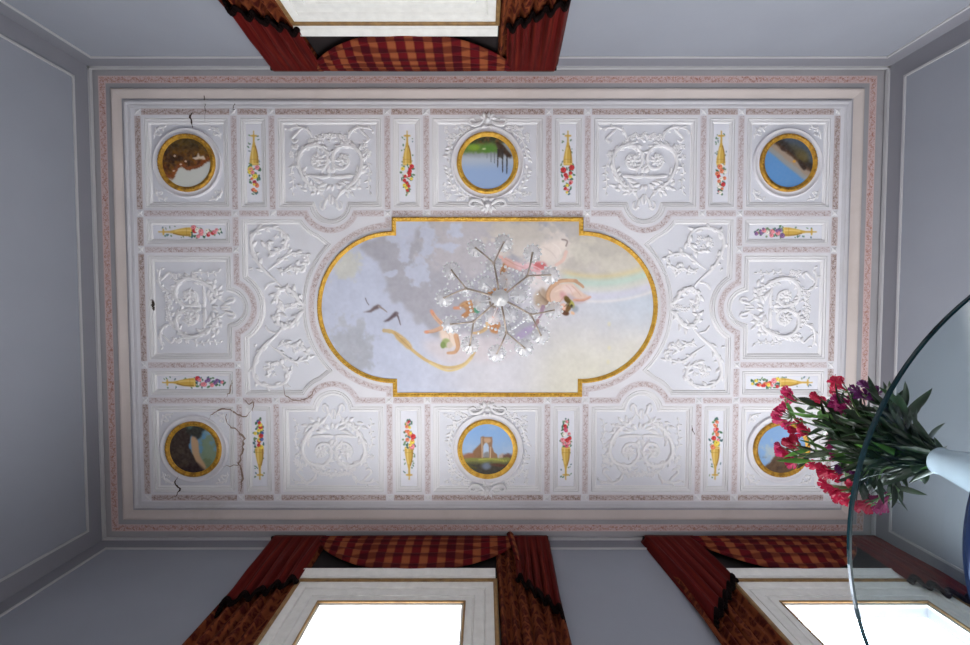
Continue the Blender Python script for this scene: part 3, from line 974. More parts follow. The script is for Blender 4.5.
def beads(mb, path, closed, stepu, ru, hu, z, aspect=0.62):
    p = path + ([path[0]] if closed else []); 
    for i in range(len(p)-1):
        pass
    d = [0]
    for i in range(len(p)-1): d.append(d[-1]+math.dist(p[i], p[i+1]))
    n = int(d[-1]/stepu); i = 0
    for q in range(n):
        s = (q+0.5)*d[-1]/n
        while d[i+1] < s: i += 1
        t = (s-d[i])/(d[i+1]-d[i]+1e-9); a = p[i][0]+(p[i+1][0]-p[i][0])*t; b = p[i][1]+(p[i+1][1]-p[i][1])*t
        e = math.atan2(p[i+1][1]-p[i][1], p[i+1][0]-p[i][0]) + 0.5
        ce, se = math.cos(e), math.sin(e); v = []; f = []
        for g in range(3):
            tt = PI/2*g/2.4
            for k in range(6):
                x = ru*math.cos(tt)*math.cos(PI/3*k); y = ru/aspect*math.cos(tt)*math.sin(PI/3*k)
                v.append(W(a+x*ce-y*se, b+x*se+y*ce, z-hu*math.sin(tt)))
        for g in range(2):
            for k in range(6): f.append((g*6+k, g*6+(k+1) % 6, g*6+6+(k+1) % 6, g*6+6+k))
        f.append(tuple(12+k for k in range(6))); mb.add(v, f)
m = MB(); beads(m, oval(1.6), True, 3.4, 1.15, .009, gz-.010); m.build('rope_beading', M['gold'], gf)

cv = Canvas(312, 210, 664, 402, 2, (187, 193, 214))
X, Y = cv.X, cv.Y
# overall sky: blue at the left, lilac in the middle, cream at lower right, warm cloud at upper right
cv.lay(sstep(390, 520, X)*0.85, (204, 200, 208))
cv.lay(sstep(500, 620, X + (Y-300)*0.5)*sstep(290, 380, Y+(cv.n(40, 4)-.5)*40), (217, 213, 199))
cv.lay(sstep(540, 640, X)*sstep(265, 300, Y)*sstep(345, 300, Y+(cv.n(40, 9)-.5)*30), (194, 203, 216))
cv.lay(sstep(470, 545, X+(cv.n(30, 2)-.5)*50)*sstep(300, 262, Y+(cv.n(20, 3)-.5)*16), (196, 188, 180))
cv.lay(sstep(430, 500, X)*sstep(560, 500, X)*sstep(330, 345, Y), (206, 204, 212))
# grey-lilac cloud bank
bank = [(357,246),(372,238),(392,236),(402,246),(412,240),(418,228),(432,219),(500,217),(556,222),(570,240),(540,262),(520,300),(540,330),(505,352),(470,336),(440,338),(424,325),(412,313),(402,304),(393,302),(386,292),(385,280),(382,270),(372,258)]
cv.poly(bank, (166, 165, 176), soft=1.6, rough=7, seed=31)
cv.lay(cv.n(18, 41)*0.5*sstep(360, 420, X)*sstep(560, 500, X)*sstep(345, 300, Y), (182, 176, 184))
cv.blob(470, 245, 52, 26, (186, 180, 186), 0.8, 44, 12, .55, .2)
for x, y, rx, ry, s_ in ((404, 252, 7, 12, 1), (419, 272, 13, 16, 2), (429, 236, 10, 12, 5), (455, 232, 8, 9, 6), (447, 247, 13, 5, 7), (428, 252, 8, 6, 8), (395, 228, 16, 14, 9), (412, 222, 14, 8, 12), (391, 274, 9, 4, 15)):
    cv.blob(x, y, rx, ry, (188, 194, 214), 0.85, 50+s_, 5, .62, .22, .7)
cv.blob(345, 264, 17, 15, (201, 200, 190), 0.8, 70, 6, .6, .3)
cv.blob(350, 345, 26, 24, (174, 176, 186), 0.85, 72, 8, .62, .25)
cv.blob(358, 356, 14, 18, (168, 170, 180), 0.7, 73, 6, .62, .25)
# cream cloud, upper right
for x, y, rx, ry, c, s_ in ((530, 240, 32, 18, (214, 204, 194), 1), (556, 246, 16, 14, (222, 210, 202), 2), (515, 232, 30, 12, (200, 192, 184), 3), (575, 228, 22, 10, (184, 178, 176), 4), (590, 252, 30, 14, (208, 202, 190), 5), (612, 246, 26, 14, (190, 184, 176), 6), (625, 262, 24, 10, (204, 198, 186), 7), (546, 262, 20, 8, (220, 208, 202), 8)):
    cv.blob(x, y, rx, ry, c, 0.8, 80+s_, 10, .55, .25)
cv.lay((cv.n(14, 91)-.5)*1.2*sstep(520, 560, X)*sstep(272, 258, Y), (176, 168, 162))
# rainbow
rr = np.hypot(X-598, (Y-150)*1.0)
fade = sstep(556, 572, X)
for r, w, c, al in ((127, 3.2, (216, 198, 152), .9), (133.5, 5, (186, 211, 198), .85), (140, 4, (212, 210, 196), .7), (146, 4.5, (206, 204, 220), .8), (151.5, 1.6, (222, 218, 220), .8)):
    cv.lay(np.exp(-((rr-r)/w)**2)*al*fade, c)
# lower lilac cloud under the children
cv.poly([(424,345),(440,336),(470,334),(510,336),(522,346),(500,358),(460,362),(434,358)], (207, 197, 202), soft=4, rough=5, seed=33, alpha=.9)
sk, sk2, br, lt = (208, 166, 138), (224, 194, 178), (172, 126, 88), (228, 206, 190)
# golden ribbon
cv.stroke([(384,330.5),(393,332),(401,339),(409,347),(420,356),(430,362),(447,367.5),(463,364.5),(472,356),(475,350)], 3.6, (205, 174, 118), 2.6)
cv.poly([(394,331),(404,337),(412,346),(408,349),(401,343),(396,338)], (202, 168, 112), .5)
cv.stroke([(430,363),(447,370.5),(462,367),(472,358)], 2.4, (217, 194, 140), 1.8)
cv.stroke([(384,330),(390,332)], 3, (196, 172, 130))
# swallows
wing = (112, 96, 98)
cv.poly([(364,312),(370,310.2),(374,306.5),(378,304.3),(381.5,306),(379,308.5),(375,310),(371,312.4)], wing, .4, smooth=False); cv.stroke([(379,306.5),(383,308.8),(387,312)], 2.2, (150,136,134), .8)
cv.poly([(383,322),(389,318),(393,313.5),(396,311.2),(399,313),(397.5,315.5),(393.5,318),(389,321.2)], (100,84,90), .4, smooth=False); cv.stroke([(396.5,313.5),(398.6,318),(400.6,325)], 2.2, (116,104,110), .7)
cv.stroke([(365.5,298),(367,302),(369,305)], .8, (110, 100, 106))
# child 1 (brown body, green cloth)
cv.poly([(459,306),(464,301.5),(475,300),(480,303),(477,312),(470,313),(469,317),(462,317),(466,312),(464,308)], br, .4)
cv.poly([(465,302),(472,301),(470,306),(464,306)], (200,148,96), .6, .8)
cv.stroke([(454.5,308),(460,308)], 3.0, (212,146,116)); cv.stroke([(463,315.5),(468,312)], 3, (186,128,84))
cv.ell(477, 309.5, 3.2, 4.0, (84, 150, 122)); cv.stroke([(482,303.5),(488,303)], 2.4, (90,120,120))
cv.ell(489, 301, 3, 3.4, (212, 146, 106))
# child 2 (centre)
cv.stroke([(505,265),(502.5,273),(506,282),(504,291)], 5, br, 4.6); cv.stroke([(506,264),(509,267)], 3, (205,140,110))
cv.poly([(488,290),(494,288),(500,290),(498,296),(490,297)], (196,140,92), .5)
cv.poly([(488,320),(494,316),(500,324),(498,333),(491,332),(489,326)], (190, 130, 82), .5)
cv.stroke([(489,322),(494,316),(496,309)], 3.4, (206,128,92)); cv.ell(495.5, 309.5, 1.8, 2, (198,70,60))
cv.stroke([(488,323),(485,329),(479,332.5),(473,333)], 5, (206,172,128), 2.0)
# child 3 (lower left)
cv.poly([(441,326),(452,330),(458,338),(456,346),(446,344),(440,336)], lt, .8)
cv.stroke([(432,312),(436,318),(442,324)], 3.6, sk, 4.4); cv.stroke([(425.5,332),(433,331),(441,328)], 3, sk, 4.6)
cv.stroke([(431.5,311),(433,314)], 3, (222,150,118)); cv.ell(427, 332, 2, 1.6, (224,150,118))
cv.ell(446, 343, 4.4, 4.6, (156,168,110)); cv.ell(443, 345, 2.6, 3.4, (126,146,84)); cv.ell(449.5, 345, 3, 3.4, (206,190,174))
cv.stroke([(456,336),(458,346),(455,352),(448,353)], 5, (206,160,124), 2.6)
cv.stroke([(463,350),(474,349)], 1.8, (210,176,120))
# pink and white draperies
cv.poly([(498,255.5),(506,257.5),(516,262),(524,266),(522,271),(513,268.5),(504,263)], (214,168,158), .6)
cv.poly([(513,262),(524,264),(536,262),(547,266),(545,274),(534,277),(522,272)], (222,180,186), 1.2)
cv.poly([(535,263),(544,262),(546,267),(540,270),(534,267)], (208,108,110), .9)
cv.ell(540, 277, 4, 2.2, (216,130,130)); cv.ell(532, 278, 3, 2, (230,180,176))
cv.poly([(540,246),(556,240),(566,244),(562,254),(552,262),(540,260)], (228,214,206), 2)
cv.stroke([(562,239.5),(567,241),(566,246)], 1.6, (150,134,130)); cv.stroke([(566,252),(563,260),(556,265)], 3.6, (222,188,176), 3)
cv.poly([(530,276),(548,272),(560,276),(556,286),(542,290),(530,286)], (226,216,216), 2, .85)
# angel: wing, torso, arms, head
cv.poly([(534,296),(541,290),(548,300),(552,308),(545,309),(536,306)], (188,164,140), 1.4, .9)
cv.poly([(541,288),(547,292),(550,304),(546,306)], (170,142,118), 1.2, .8)
cv.poly([(548,303),(548,294),(552,287),(560,284),(572,283),(577,288),(583,293),(590,297),(586,300),(576,302),(567,297),(560,303),(552,307)], sk2, .7)
cv.poly([(562,287),(570,285),(576,290),(570,294),(563,292)], (232,206,200), 1.2)
cv.stroke([(549,304),(547.5,295),(551,287.5),(558,282),(567,280.5),(576,281)], 4.0, (208,164,130), 3.6)
cv.stroke([(575,281),(581,285),(583,287)], 3.2, (194,150,118), 2.4)
cv.stroke([(548.5,299),(550,304.5),(557,304)], 3.2, (216,172,138))
cv.poly([(567,293),(574,297),(580,300),(590,298),(582,303),(572,304),(568,299)], (196,178,186), .8)
cv.stroke([(574,300),(583,300),(590,297)], 2.6, (216,164,142), 2.2)
cv.poly([(561,291),(566,294),(568,299),(563,300),(560,296)], (214,160,160), .8)
cv.ell(562.8, 308, 4.2, 5.0, (224,180,158), .5); cv.ell(565.5, 313, 3.6, 2.6, (104,66,46), .3); cv.ell(568.5, 308, 2.4, 4.6, (116,84,44), .5)
cv.ell(571.5, 304, 2.4, 5.0, (176,172,84), -.5); cv.ell(567, 299.5, 2.6, 4.0, (108,84,36), -.6); cv.ell(571.5, 306, 1.5, 1.8, (64,52,24))
cv.ell(575, 309, 3.4, 3.4, (140,148,160), 0, .5, .7); cv.ell(572.5, 313, 2.4, 1.6, (228,186,150), .6)
cv.ell(562, 309.5, .8, .5, (120,70,56)); cv.ell(564.3, 306.2, .7, .5, (120,70,56)); cv.ell(561, 311.5, 1.0, .5, (196,104,92))
cv.stroke([(543,307),(541,313),(539,317)], 4.4, (158,130,150), 2.6)
cv.stroke([(538,321),(534,327)], 4, (160,124,124), 2.4)
cv.poly([(516,336),(523,329),(533,325),(534,329),(526,336),(519,339)], (166,152,184), .8)
# modelling strokes on the figures
dk = (168, 124, 98)
cv.stroke([(551,303),(549.6,295),(552.6,288.6),(559,284)], .8, dk, .5, alpha=.7); cv.stroke([(547,302),(545.8,295),(549.5,286.5),(557,280.6),(567,279)], .9, (150,112,88), .6, alpha=.7)
cv.stroke([(555,305),(560,301.5),(564,296)], .9, dk, .4, alpha=.6); cv.stroke([(572,286),(577,291),(581,296)], .8, (206,160,140), .5, alpha=.8); cv.stroke([(566,285.5),(570,289),(573,295)], .7, (214,170,156), .5, alpha=.8)
cv.stroke([(555,292),(560,289.5),(566,289)], 1.2, (238,212,196), .7, alpha=.8); cv.stroke([(576,300.6),(583,300.8),(589.5,298)], .8, (188,132,112), .5, alpha=.8)
for i in range(8): cv.stroke([(548.5,306-i*.6),(542-i*.2,303-i*1.2),(535+i*.6,304-i*2.0)], 1.0, (164-i*5,140-i*5,116-i*4), .5, alpha=.55)
for i in range(5): cv.stroke([(565+i*.9,306),(567+i*.9,303-i*.6),(566+i,299.5)], .6, (84,62,30), .4, alpha=.7)
cv.stroke([(560.2,305),(561,309),(560.4,312.5)], .5, (186,138,118), alpha=.8)
cv.stroke([(466,303),(470,306),(469,311)], .9, (138,94,60), .5, alpha=.8); cv.stroke([(460,305.5),(465,303)], .8, (206,160,112), alpha=.8); cv.stroke([(474,302),(476,306)], .8, (140,98,64), alpha=.7)
cv.stroke([(504,268),(501.4,274),(504,281),(502.6,288)], .9, (140,98,64), .6, alpha=.8); cv.stroke([(507,270),(504.6,274),(507.6,282)], .8, (206,156,112), alpha=.7)
cv.stroke([(492,320),(496,324),(494,330)], .9, (144,98,62), .5, alpha=.8); cv.stroke([(486,328),(480,331.5)], .8, (172,140,104), alpha=.8)
cv.stroke([(433,313.5),(437,319),(443,325)], .8, (178,134,106), .6, alpha=.8); cv.stroke([(427,333),(434,332.4),(441,330)], .8, (184,138,110), .6, alpha=.8); cv.stroke([(444,330),(449,335),(450,341)], .9, (206,172,150), alpha=.8)
cv.stroke([(457.6,337),(459.6,346),(456,353)], .8, (172,128,98), .5, alpha=.8)
cv.stroke([(395,333),(402,340),(411,348.5)], .8, (172,140,92), alpha=.7); cv.stroke([(400,336.5),(405,339),(410,345)], .8, (222,196,146), alpha=.7)
cv.stroke([(505,259),(514,264),(523,268)], .8, (190,144,132), alpha=.7); cv.stroke([(520,266),(530,270),(541,272)], 1.0, (204,158,164), alpha=.6); cv.stroke([(526,264.5),(536,267),(544,272)], 1.0, (236,204,206), alpha=.7)
cv.stroke([(543,247),(551,252),(556,258)], 1.4, (208,192,186), alpha=.5); cv.stroke([(552,243),(559,248),(561,254)], 1.2, (236,226,218), alpha=.6)
for x, y in ((609, 324), (609, 348), (608, 362)): cv.ell(x, y, 1.6, 2.2, (222,214,176), 0, .5, .6)
cv.im += (cv.n(3, 120, 3)-.5)[..., None]*12 + (cv.n(14, 131, 4)-.5)[..., None]*14
g_ = cv.im.mean(2, keepdims=True); cv.im = g_ + (cv.im - g_)*.9
def keep(a, b):
    return (np.hypot(np.maximum(np.abs(a)-OC, 0), b) < OR-1.5) & (np.abs(b) < OR-1.5) | ((np.abs(a) < OC-.5) & (np.abs(b) < 87.5))
paint_grid('painted_sky', cv, -169, 169, -88, 88, 0.72, ZR-0.0035, fr, keep)

# ------------------------------------------------------------------ round paintings
def roundel(key, outl, rad, rin, ring, label, paint):
    sx, sy = key
    a, b = (sx*(V1+VB)/2 if sx else 0), sy*(H0+H1)/2
    mid = sx == 0
    root = coffer('painted_roundel', outl, (a, b), label, 'ceiling painting', 'round landscape paintings of the ceiling')
    # plain round moulding
    m = MB(); o = arc((a, b), ring, 0, 2*PI, 72)[:-1]
    ring_sweep(m, o, [(0, ZF), (0, ZF-.014), (.8, ZF-.02), (1.8, ZF-.02), (2.2, ZF-.012), (ring-rad-.6, ZF-.010), (ring-rad, ZF-.012)])
    m.build('ring_moulding', M['plaster'], root)
    g = MB(); o = arc((a, b), rad, 0, 2*PI, 72)[:-1]; z = ZF - .012
    ring_sweep(g, o, [(0, z), (0, z-.008), (.6, z-.016), (1.6, z-.02), (3.0, z-.016), (3.6, z-.010), (4.4, z-.012), (rad-rin, z-.004), (rad-rin+.2, z)])
    gr = g.build('gilded_frame', M['gold' if mid else 'old_gold'], root)
    g = MB(); beads(g, arc((a, b), rad-1.8, 0, 2*PI, 60)[:-1], True, 3.0, .95, .007, z-.017); g.build('rope_beading', M['gold' if mid else 'old_gold'], gr)
    x0, y0 = a2p(a-rin, b-rin); x1, y1 = a2p(a+rin, b+rin)
    c = Canvas(x0-1, y0-1, x1+1, y1+1, 4, (150, 160, 180)); paint(c)
    paint_disc('landscape', c, a, b, rin+.3, z-.006, root)
    xs = [p[0] for p in outl]; ys = [p[1] for p in outl]
    ha, hb = (max(xs)-min(xs))/2 - 8.5, (max(ys)-min(ys))/2 - 8.5
    for u in (-1, 1):
        for v_ in (-1, 1):
            cx, cy = a+u*ha, b+v_*hb; R = Rel()
            if not mid:
                R.stroke([(cx, cy-v_*12), (cx-u*1.5, cy-v_*5), (cx-u*3, cy-v_*3), (cx-u*6, cy-v_*1.2), (cx-u*12, cy)], .9, .9)
                R.acanthus([(cx-u*1, cy-v_*11), (cx-u*3, cy-v_*3), (cx-u*11, cy-v_*1)], 7, 3.6, 1.1, side=0)
                R.stroke([(cx-u*5, cy-v_*5), (cx-u*7, cy-v_*7), (cx-u*5, cy-v_*8), (cx-u*4, cy-v_*6)], .8)
            else:
                p = [(a+u*8, cy-v_*2), (a+u*22, cy-v_*4), (a+u*34, cy-v_*12), (a+u*38, cy-v_*24), (a+u*40, cy-v_*32)]
                R.stroke(p, 1.0, .7); R.acanthus(p, 15, 5.0, 1.5, side=0, ang=.9)
                for q in range(8): R.flower(a+u*rng.uniform(31, 43), b+v_*rng.uniform(20, 36), 2.2)
                for q in range(5): R.flower(a+u*rng.uniform(18, 32), b+v_*rng.uniform(33, 37), 2.2)
            R.build(root, 'corner_scroll' if not mid else 'garland_relief')
    if mid:
        for v_ in (-1, 1):
            cy = b + v_*(hb+9); R = Rel(ZR-.003)
            for u in (-1, 1):
                R.stroke([(a+u*3, cy-v_*2), (a+u*8, cy-v_*7), (a+u*15, cy-v_*8), (a+u*18, cy-v_*4), (a+u*14, cy-v_*2), (a+u*11, cy-v_*5)], 1.8, 1.0)
                R.leaf(a+u*1, cy-v_*2, math.atan2(v_, u*.8), 7, 2.2); R.leaf(a+u*2, cy-v_*2, math.atan2(v_*.3, u), 7, 2.0)
                R.leaf(a+u*2, cy-v_*7, math.atan2(-v_, u*.6), 5, 1.8)
            R.bump(a, cy-v_*3, 3.0, 1.0); R.leaf(a, cy-v_*4, math.atan2(v_, 0), 8, 2.4)
            R.build(root, 'cartouche')
    return root

def p_foliage(c):
    c.lay(np.ones(c.X.shape), (204, 206, 200))
    n = c.n(9, 5); n2 = c.n(4, 8)
    lim = 168 + (c.X-187)*-0.18 + (n-.5)*16 + 6*np.exp(-((c.X-172)/7)**2)
    c.lay(sstep(1.2, -1.2, c.Y-lim), (92, 58, 26))
    up = sstep(1.0, -2, c.Y-lim)
    c.lay(up*sstep(.45, .6, n2), (58, 36, 20)); c.lay(up*sstep(.5, .7, c.n(5, 21))*.8, (132, 88, 24))
    c.lay(np.exp(-((c.Y-lim+3)/3)**2)*.8, (150, 78, 36)); c.lay(up*sstep(158, 142, c.Y)*.5, (70, 66, 34))
    c.poly([(192,158),(197,157),(198.5,152.5),(200,156.5),(204,156),(206,160),(200,159),(196,160)], (208, 190, 170), .3, smooth=False)
    for x, y in ((175,156),(181,164.5),(186,161.5),(174,171)): c.ell(x, y, 1.2, .9, (214,186,160))
def p_bridge(c):
    c.lay(np.ones(c.X.shape), (150, 174, 212))
    c.lay(sstep(172, 158, c.Y), (178, 188, 202)); c.lay(sstep(160, 153, c.Y+(c.n(6, 3)-.5)*3), (146, 152, 158))
    c.lay(sstep(155, 151, c.Y + (c.n(5, 4)-.5)*5)*sstep(506, 496, c.X), (96, 126, 62))
    c.ell(474, 147.5, 6, 3, (128, 160, 52), 0, .5); c.ell(488, 149, 7, 3.4, (86, 132, 54), 0, .5); c.ell(484, 149, 2, 1, (176,190,140))
    c.lay(sstep(145, 141, c.Y + (c.n(5, 14)-.5)*4), (58, 62, 40)); c.lay(sstep(.5, .7, c.n(4, 18))*sstep(146, 142, c.Y)*.7, (120, 78, 44))
    c.poly([(496,142),(502,144),(508,151),(512,156),(509,158),(502,152),(497,147)], (66, 48, 36), .5); c.poly([(498,146),(501,149),(500,157),(498,156)], (70,56,46), .4)
    c.stroke([(498,150),(497.6,167)], 1.6, (48, 44, 46), .7); c.stroke([(502.6,152),(502.6,172)], 1.4, (44, 40, 44), .8); c.stroke([(507,155),(506.8,173)], 1.5, (44, 40, 44), .8)
    c.stroke([(491,152),(491,162)], .7, (112,116,120)); c.stroke([(494.5,152),(494.5,163)], .7, (100,104,108)); c.stroke([(487,153),(487,158)], .6, (120,124,126))
    c.poly([(499,150),(504,149),(503,158),(500,157)], (56,46,42), .5, .8)
def p_slope(c):
    c.lay(np.ones(c.X.shape), (96, 146, 200))
    d = (c.Y-163) - (c.X-789)*0.82 + (c.n(10, 3)-.5)*2
    c.lay(sstep(7, 3, d), (150, 152, 152)); c.lay(sstep(1, -3, d + (c.n(6, 6)-.5)*3), (160, 142, 126))
    c.lay(sstep(-6, -10, d + (c.n(6, 7)-.5)*3), (76, 52, 36)); c.lay(sstep(-10, -13, d + (c.n(6, 12)-.5)*4), (50, 44, 40))
    c.lay(sstep(-15, -22, d), (72, 84, 98)); c.ell(802, 156, 7, 5, (112, 98, 50), .7, .6, .8); c.ell(797, 150, 9, 4, (84,76,52), .6, .7, .6)
    c.ell(794, 161.5, 1.6, 1.4, (206, 152, 62)); c.ell(783, 149, 3, 2, (64,46,38), .5, .5); c.poly([(800,160),(806,168),(803,170),(798,163)], (50,36,30), .6)
    c.lay(sstep(812, 818, c.X), (66, 82, 100))
def p_tree(c):
    c.lay(np.ones(c.X.shape), (98, 146, 186))
    c.lay(sstep(.45, .65, c.n(10, 3))*.6, (134, 168, 186))
    c.blob(209, 452, 10, 18, (124, 140, 112), .9, 8, 6, .6, .3); c.blob(206, 466, 9, 8, (110, 124, 92), .9, 9, 5, .6, .3)
    c.poly([(192,436),(198,440),(200,455),(206,466),(204,474),(196,464),(192,450)], (186, 152, 118), .6)
    xe = 190 + np.maximum(0, (c.Y-446)*.42) + (c.n(7, 4)-.5)*4
    c.lay(sstep(1, -1, c.X-xe), (58, 46, 42)); c.lay(sstep(1, -3, c.X-xe)*sstep(.5, .7, c.n(6, 5))*.6, (84, 72, 62))
    c.poly([(186,424),(194,420),(206,424),(204,432),(197,440),(192,434),(188,432)], (50, 52, 48), .8, rough=3, seed=4); c.ell(190, 426, 3, 3, (96,130,124), 0, .5, .7)
    c.lay(sstep(464, 470, c.Y + (c.X-182)*.3)*sstep(204, 198, c.X-(c.Y-466)), (48, 34, 36))
def p_arch(c):
    c.lay(np.ones(c.X.shape), (136, 172, 218)); c.lay(sstep(430, 458, c.Y)*.6, (176, 192, 210)); c.lay(sstep(.5, .7, c.n(9, 3))*.35, (176,192,216))
    st, sh = (150, 116, 88), (108, 80, 64)
    c.poly([(480.6,437),(483,436),(485,437),(491,437),(492,436.5),(492.6,441),(492,446),(494,452),(497,454),(498,459),(480,459),(481,448)], st, .3, smooth=False)
    c.poly([(473,451),(477,447),(480,444),(481.5,442),(482.5,459),(472,459)], (140,104,76), .4, smooth=False)
    c.poly([(462,455),(468,453),(474,453),(474,460),(462,460)], (150,104,82), .5, smooth=False)
    c.poly([(484,438.2),(490,438.2),(490.8,441),(489,442.5),(485,442.5)], (204,170,140), .4, .8)
    c.poly([(483.2,457),(483.2,446),(484.6,443.2),(486.4,442.6),(488,444),(488.9,447),(488.9,457)], (178,196,220), .3, smooth=False)
    c.stroke([(481.8,438),(482.2,458)], 1.0, (196,168,140)); c.stroke([(490.6,447),(490.2,458)], 1.0, (206,180,154)); c.poly([(484,453),(488.6,452),(488.6,458),(484,458)], (128,120,116), .4, .8)
    c.poly([(499,455),(503,453),(506,456),(506,460),(498,460)], (184,164,156), .5, smooth=False); c.poly([(503,455),(508,453),(513,455),(513,461),(503,461)], (112,82,74), .5, smooth=False)
    c.lay(sstep(457.2, 458.6, c.Y + (c.n(5, 5)-.5)*2), (132, 134, 72)); c.lay(sstep(460.5, 463, c.Y+(c.n(6, 6)-.5)*3), (98, 98, 66))
    c.lay(sstep(463, 466, c.Y+(c.n(6, 16)-.5)*3), (70, 66, 58)); c.ell(486.5, 466, 4.5, 3.4, (112,122,140), 0, .5); c.ell(499, 465, 8, 1.6, (92,60,46), .1, .5)
    c.stroke([(479,459.5),(492,458.8),(506,461)], 1.5, (166,166,84), 1.2); c.stroke([(464,462),(470,466),(476,468)], 2, (84,82,48))
def p_ruin(c):
    c.lay(np.ones(c.X.shape), (128, 162, 204))
    c.blob(783, 452, 15, 12, (170, 180, 182), .9, 5, 7, .55, .3); c.blob(775, 457, 9, 9, (162,176,184), .8, 9, 6, .55, .3)
    c.poly([(764,468),(769,462),(773,457),(776,453),(780,455),(787,458),(794,460),(800,465),(806,472),(800,482),(766,482)], (92, 70, 52), .5, rough=3, seed=6)
    c.lay(sstep(.5, .7, c.n(4, 8))*sstep(458, 464, c.Y + np.abs(c.X-780)*.2)*.6, (62, 48, 40)); c.ell(779, 456, 3, 2, (96,88,64), 0, .5)
    c.poly([(794,455),(804,450),(808,460),(800,462)], (124,102,80), .8)
spec = {(-1,-1): (28.5, 23.6, 34.5, 'round painting of brown autumn foliage over a pale sky in aged gilt frame', p_foliage),
        (0,-1): (30.5, 25.4, 36.5, 'round painting of a dark pier standing in blue water with green bank', p_bridge),
        (1,-1): (28.5, 23.8, 34.5, 'round painting of a dark sloping rock against bright blue', p_slope),
        (-1,1): (28.5, 23.6, 34.5, 'round painting of a dark tree beside a pale path, plaster cracked around it', p_tree),
        (0,1): (30.5, 25.4, 36.5, 'round painting of a ruined stone arch on green grass under blue sky', p_arch),
        (1,1): (28.8, 24.0, 34.5, 'round painting of a brown ruin and clouds, half hidden by the pink flowers', p_ruin)}
for kind, outl, key in PAN:
    if kind in ('roundel', 'mid_roundel'):
        rad, rin, ring, label, fn = spec[key]
        roundel(key, outl, rad, rin, ring, label, fn)

# ------------------------------------------------------------------ painted urns with flowers
def urn_paint(c, T, seed, cols, L0, L1):
    """T(s, t): s along the panel from its outer end (foot of the urn) to its inner end (flowers), t across"""
    r = random.Random(seed)
    gold, gl, gd = (206, 168, 78), (226, 196, 116), (158, 120, 52)
    def q(l): return [T(s, t) for s, t in l]
    for k in range(16):       # trailing sprigs
        s = r.uniform(5, 42); sg = r.choice((-1, 1)); t = sg*r.uniform(2.6, 5.6)
        x, y = T(s, t); c.ell(x, y, r.uniform(.7, 1.5), r.uniform(.5, .9), r.choice([(72,116,86),(96,134,104),(126,146,120),(88,118,130)]), r.uniform(0, 3), .4, .85)
    c.poly(q([(3,-.6),(7,-.5),(7.4,-3.2),(8.6,-3.4),(9,-.9),(14,-.9),(17,-1.5),(21,-2.4),(25,-3.3),(30,-4.2),(34,-4.5),(37,-4.0),(37,4.0),(34,4.5),(30,4.2),(25,3.3),(21,2.4),(17,1.5),(14,.9),(9,.9),(8.6,3.4),(7.4,3.2),(7,.5),(3,.6)]), gold, .3, smooth=False)
    c.stroke(q([(20,-.8),(27,-1.6),(35,-1.4)]), 1.6, gl); c.stroke(q([(18,1.4),(26,3.2),(36,3.0)]), 1.2, gd); c.stroke(q([(31,-4),(31,4)]), .5, gd, alpha=.6); c.stroke(q([(35.5,-3.8),(35.5,3.8)]), 1.2, gl)
    for k in range(34):
        s = r.uniform(36, 66); ww = 6.6*(1-max(0, (s-46)/24)*.85); t = r.uniform(-1, 1)*ww; x, y = T(s, t)
        c.ell(x, y, r.uniform(.9, 2.0), r.uniform(.6, 1.2), r.choice([(58,104,76),(84,124,84),(110,136,96),(64,100,104)]), r.uniform(0, 3), .3, .9)
    for k in range(15):
        s = 38 + 27*(k/15)+r.uniform(-1.5, 1.5); ww = 5.6*(1-max(0, (s-48)/22)*.8); t = r.uniform(-1, 1)*ww*.8; x, y = T(s, t)
        col_ = r.choice(cols); rr = r.uniform(1.7, 3.0)*(1-.4*(k/15))
        c.ell(x, y, rr, rr, col_, 0, .2); c.ell(x+.3, y+.3, rr*.5, rr*.5, tuple(min(255, v+34) for v in col_), 0, .4, .8); c.ell(x-.2, y-.2, rr*.25, rr*.25, tuple(int(v*.7) for v in col_), 0, .4)
RED, PNK, YEL, WHT, BLU, PUR, ORG = (192,44,48), (220,130,140), (228,200,72), (232,224,214), (70,88,150), (124,88,140), (216,120,84)
urn_cols = {}
GU = 'painted urn panels of the ceiling'
ulab = {('v',-1,-1,'in'): ('left of the pier roundel, red blooms', [RED, RED, WHT, YEL]), ('v',1,-1,'in'): ('right of the pier roundel, red blooms', [RED, RED, PNK, YEL]),
        ('v',-1,-1,'out'): ('right of the brown foliage roundel', [PNK, (176,52,72), YEL, ORG]), ('v',1,-1,'out'): ('left of the sloping rock roundel', [RED, WHT, WHT, ORG]),
        ('v',-1,1,'in'): ('left of the ruined arch roundel', [ORG, YEL, PNK, RED]), ('v',1,1,'in'): ('right of the ruined arch roundel', [PNK, RED, WHT, (200,80,110)]),
        ('v',-1,1,'out'): ('right of the dark tree roundel', [RED, BLU, YEL, YEL]), ('v',1,1,'out'): ('left of the roundel behind the pink flowers', [YEL, ORG, RED, PNK]),
        ('h',-1,-1): ('lying sideways below the brown foliage roundel', [RED, PNK, WHT, PNK]), ('h',1,-1): ('lying sideways below the sloping rock roundel', [PUR, PUR, PNK, WHT]),
        ('h',-1,1): ('lying sideways above the dark tree roundel', [BLU, PUR, RED, PNK]), ('h',1,1): ('lying sideways just above the pink bouquet', [ORG, YEL, PNK, RED])}
PLS = (220, 221, 230)
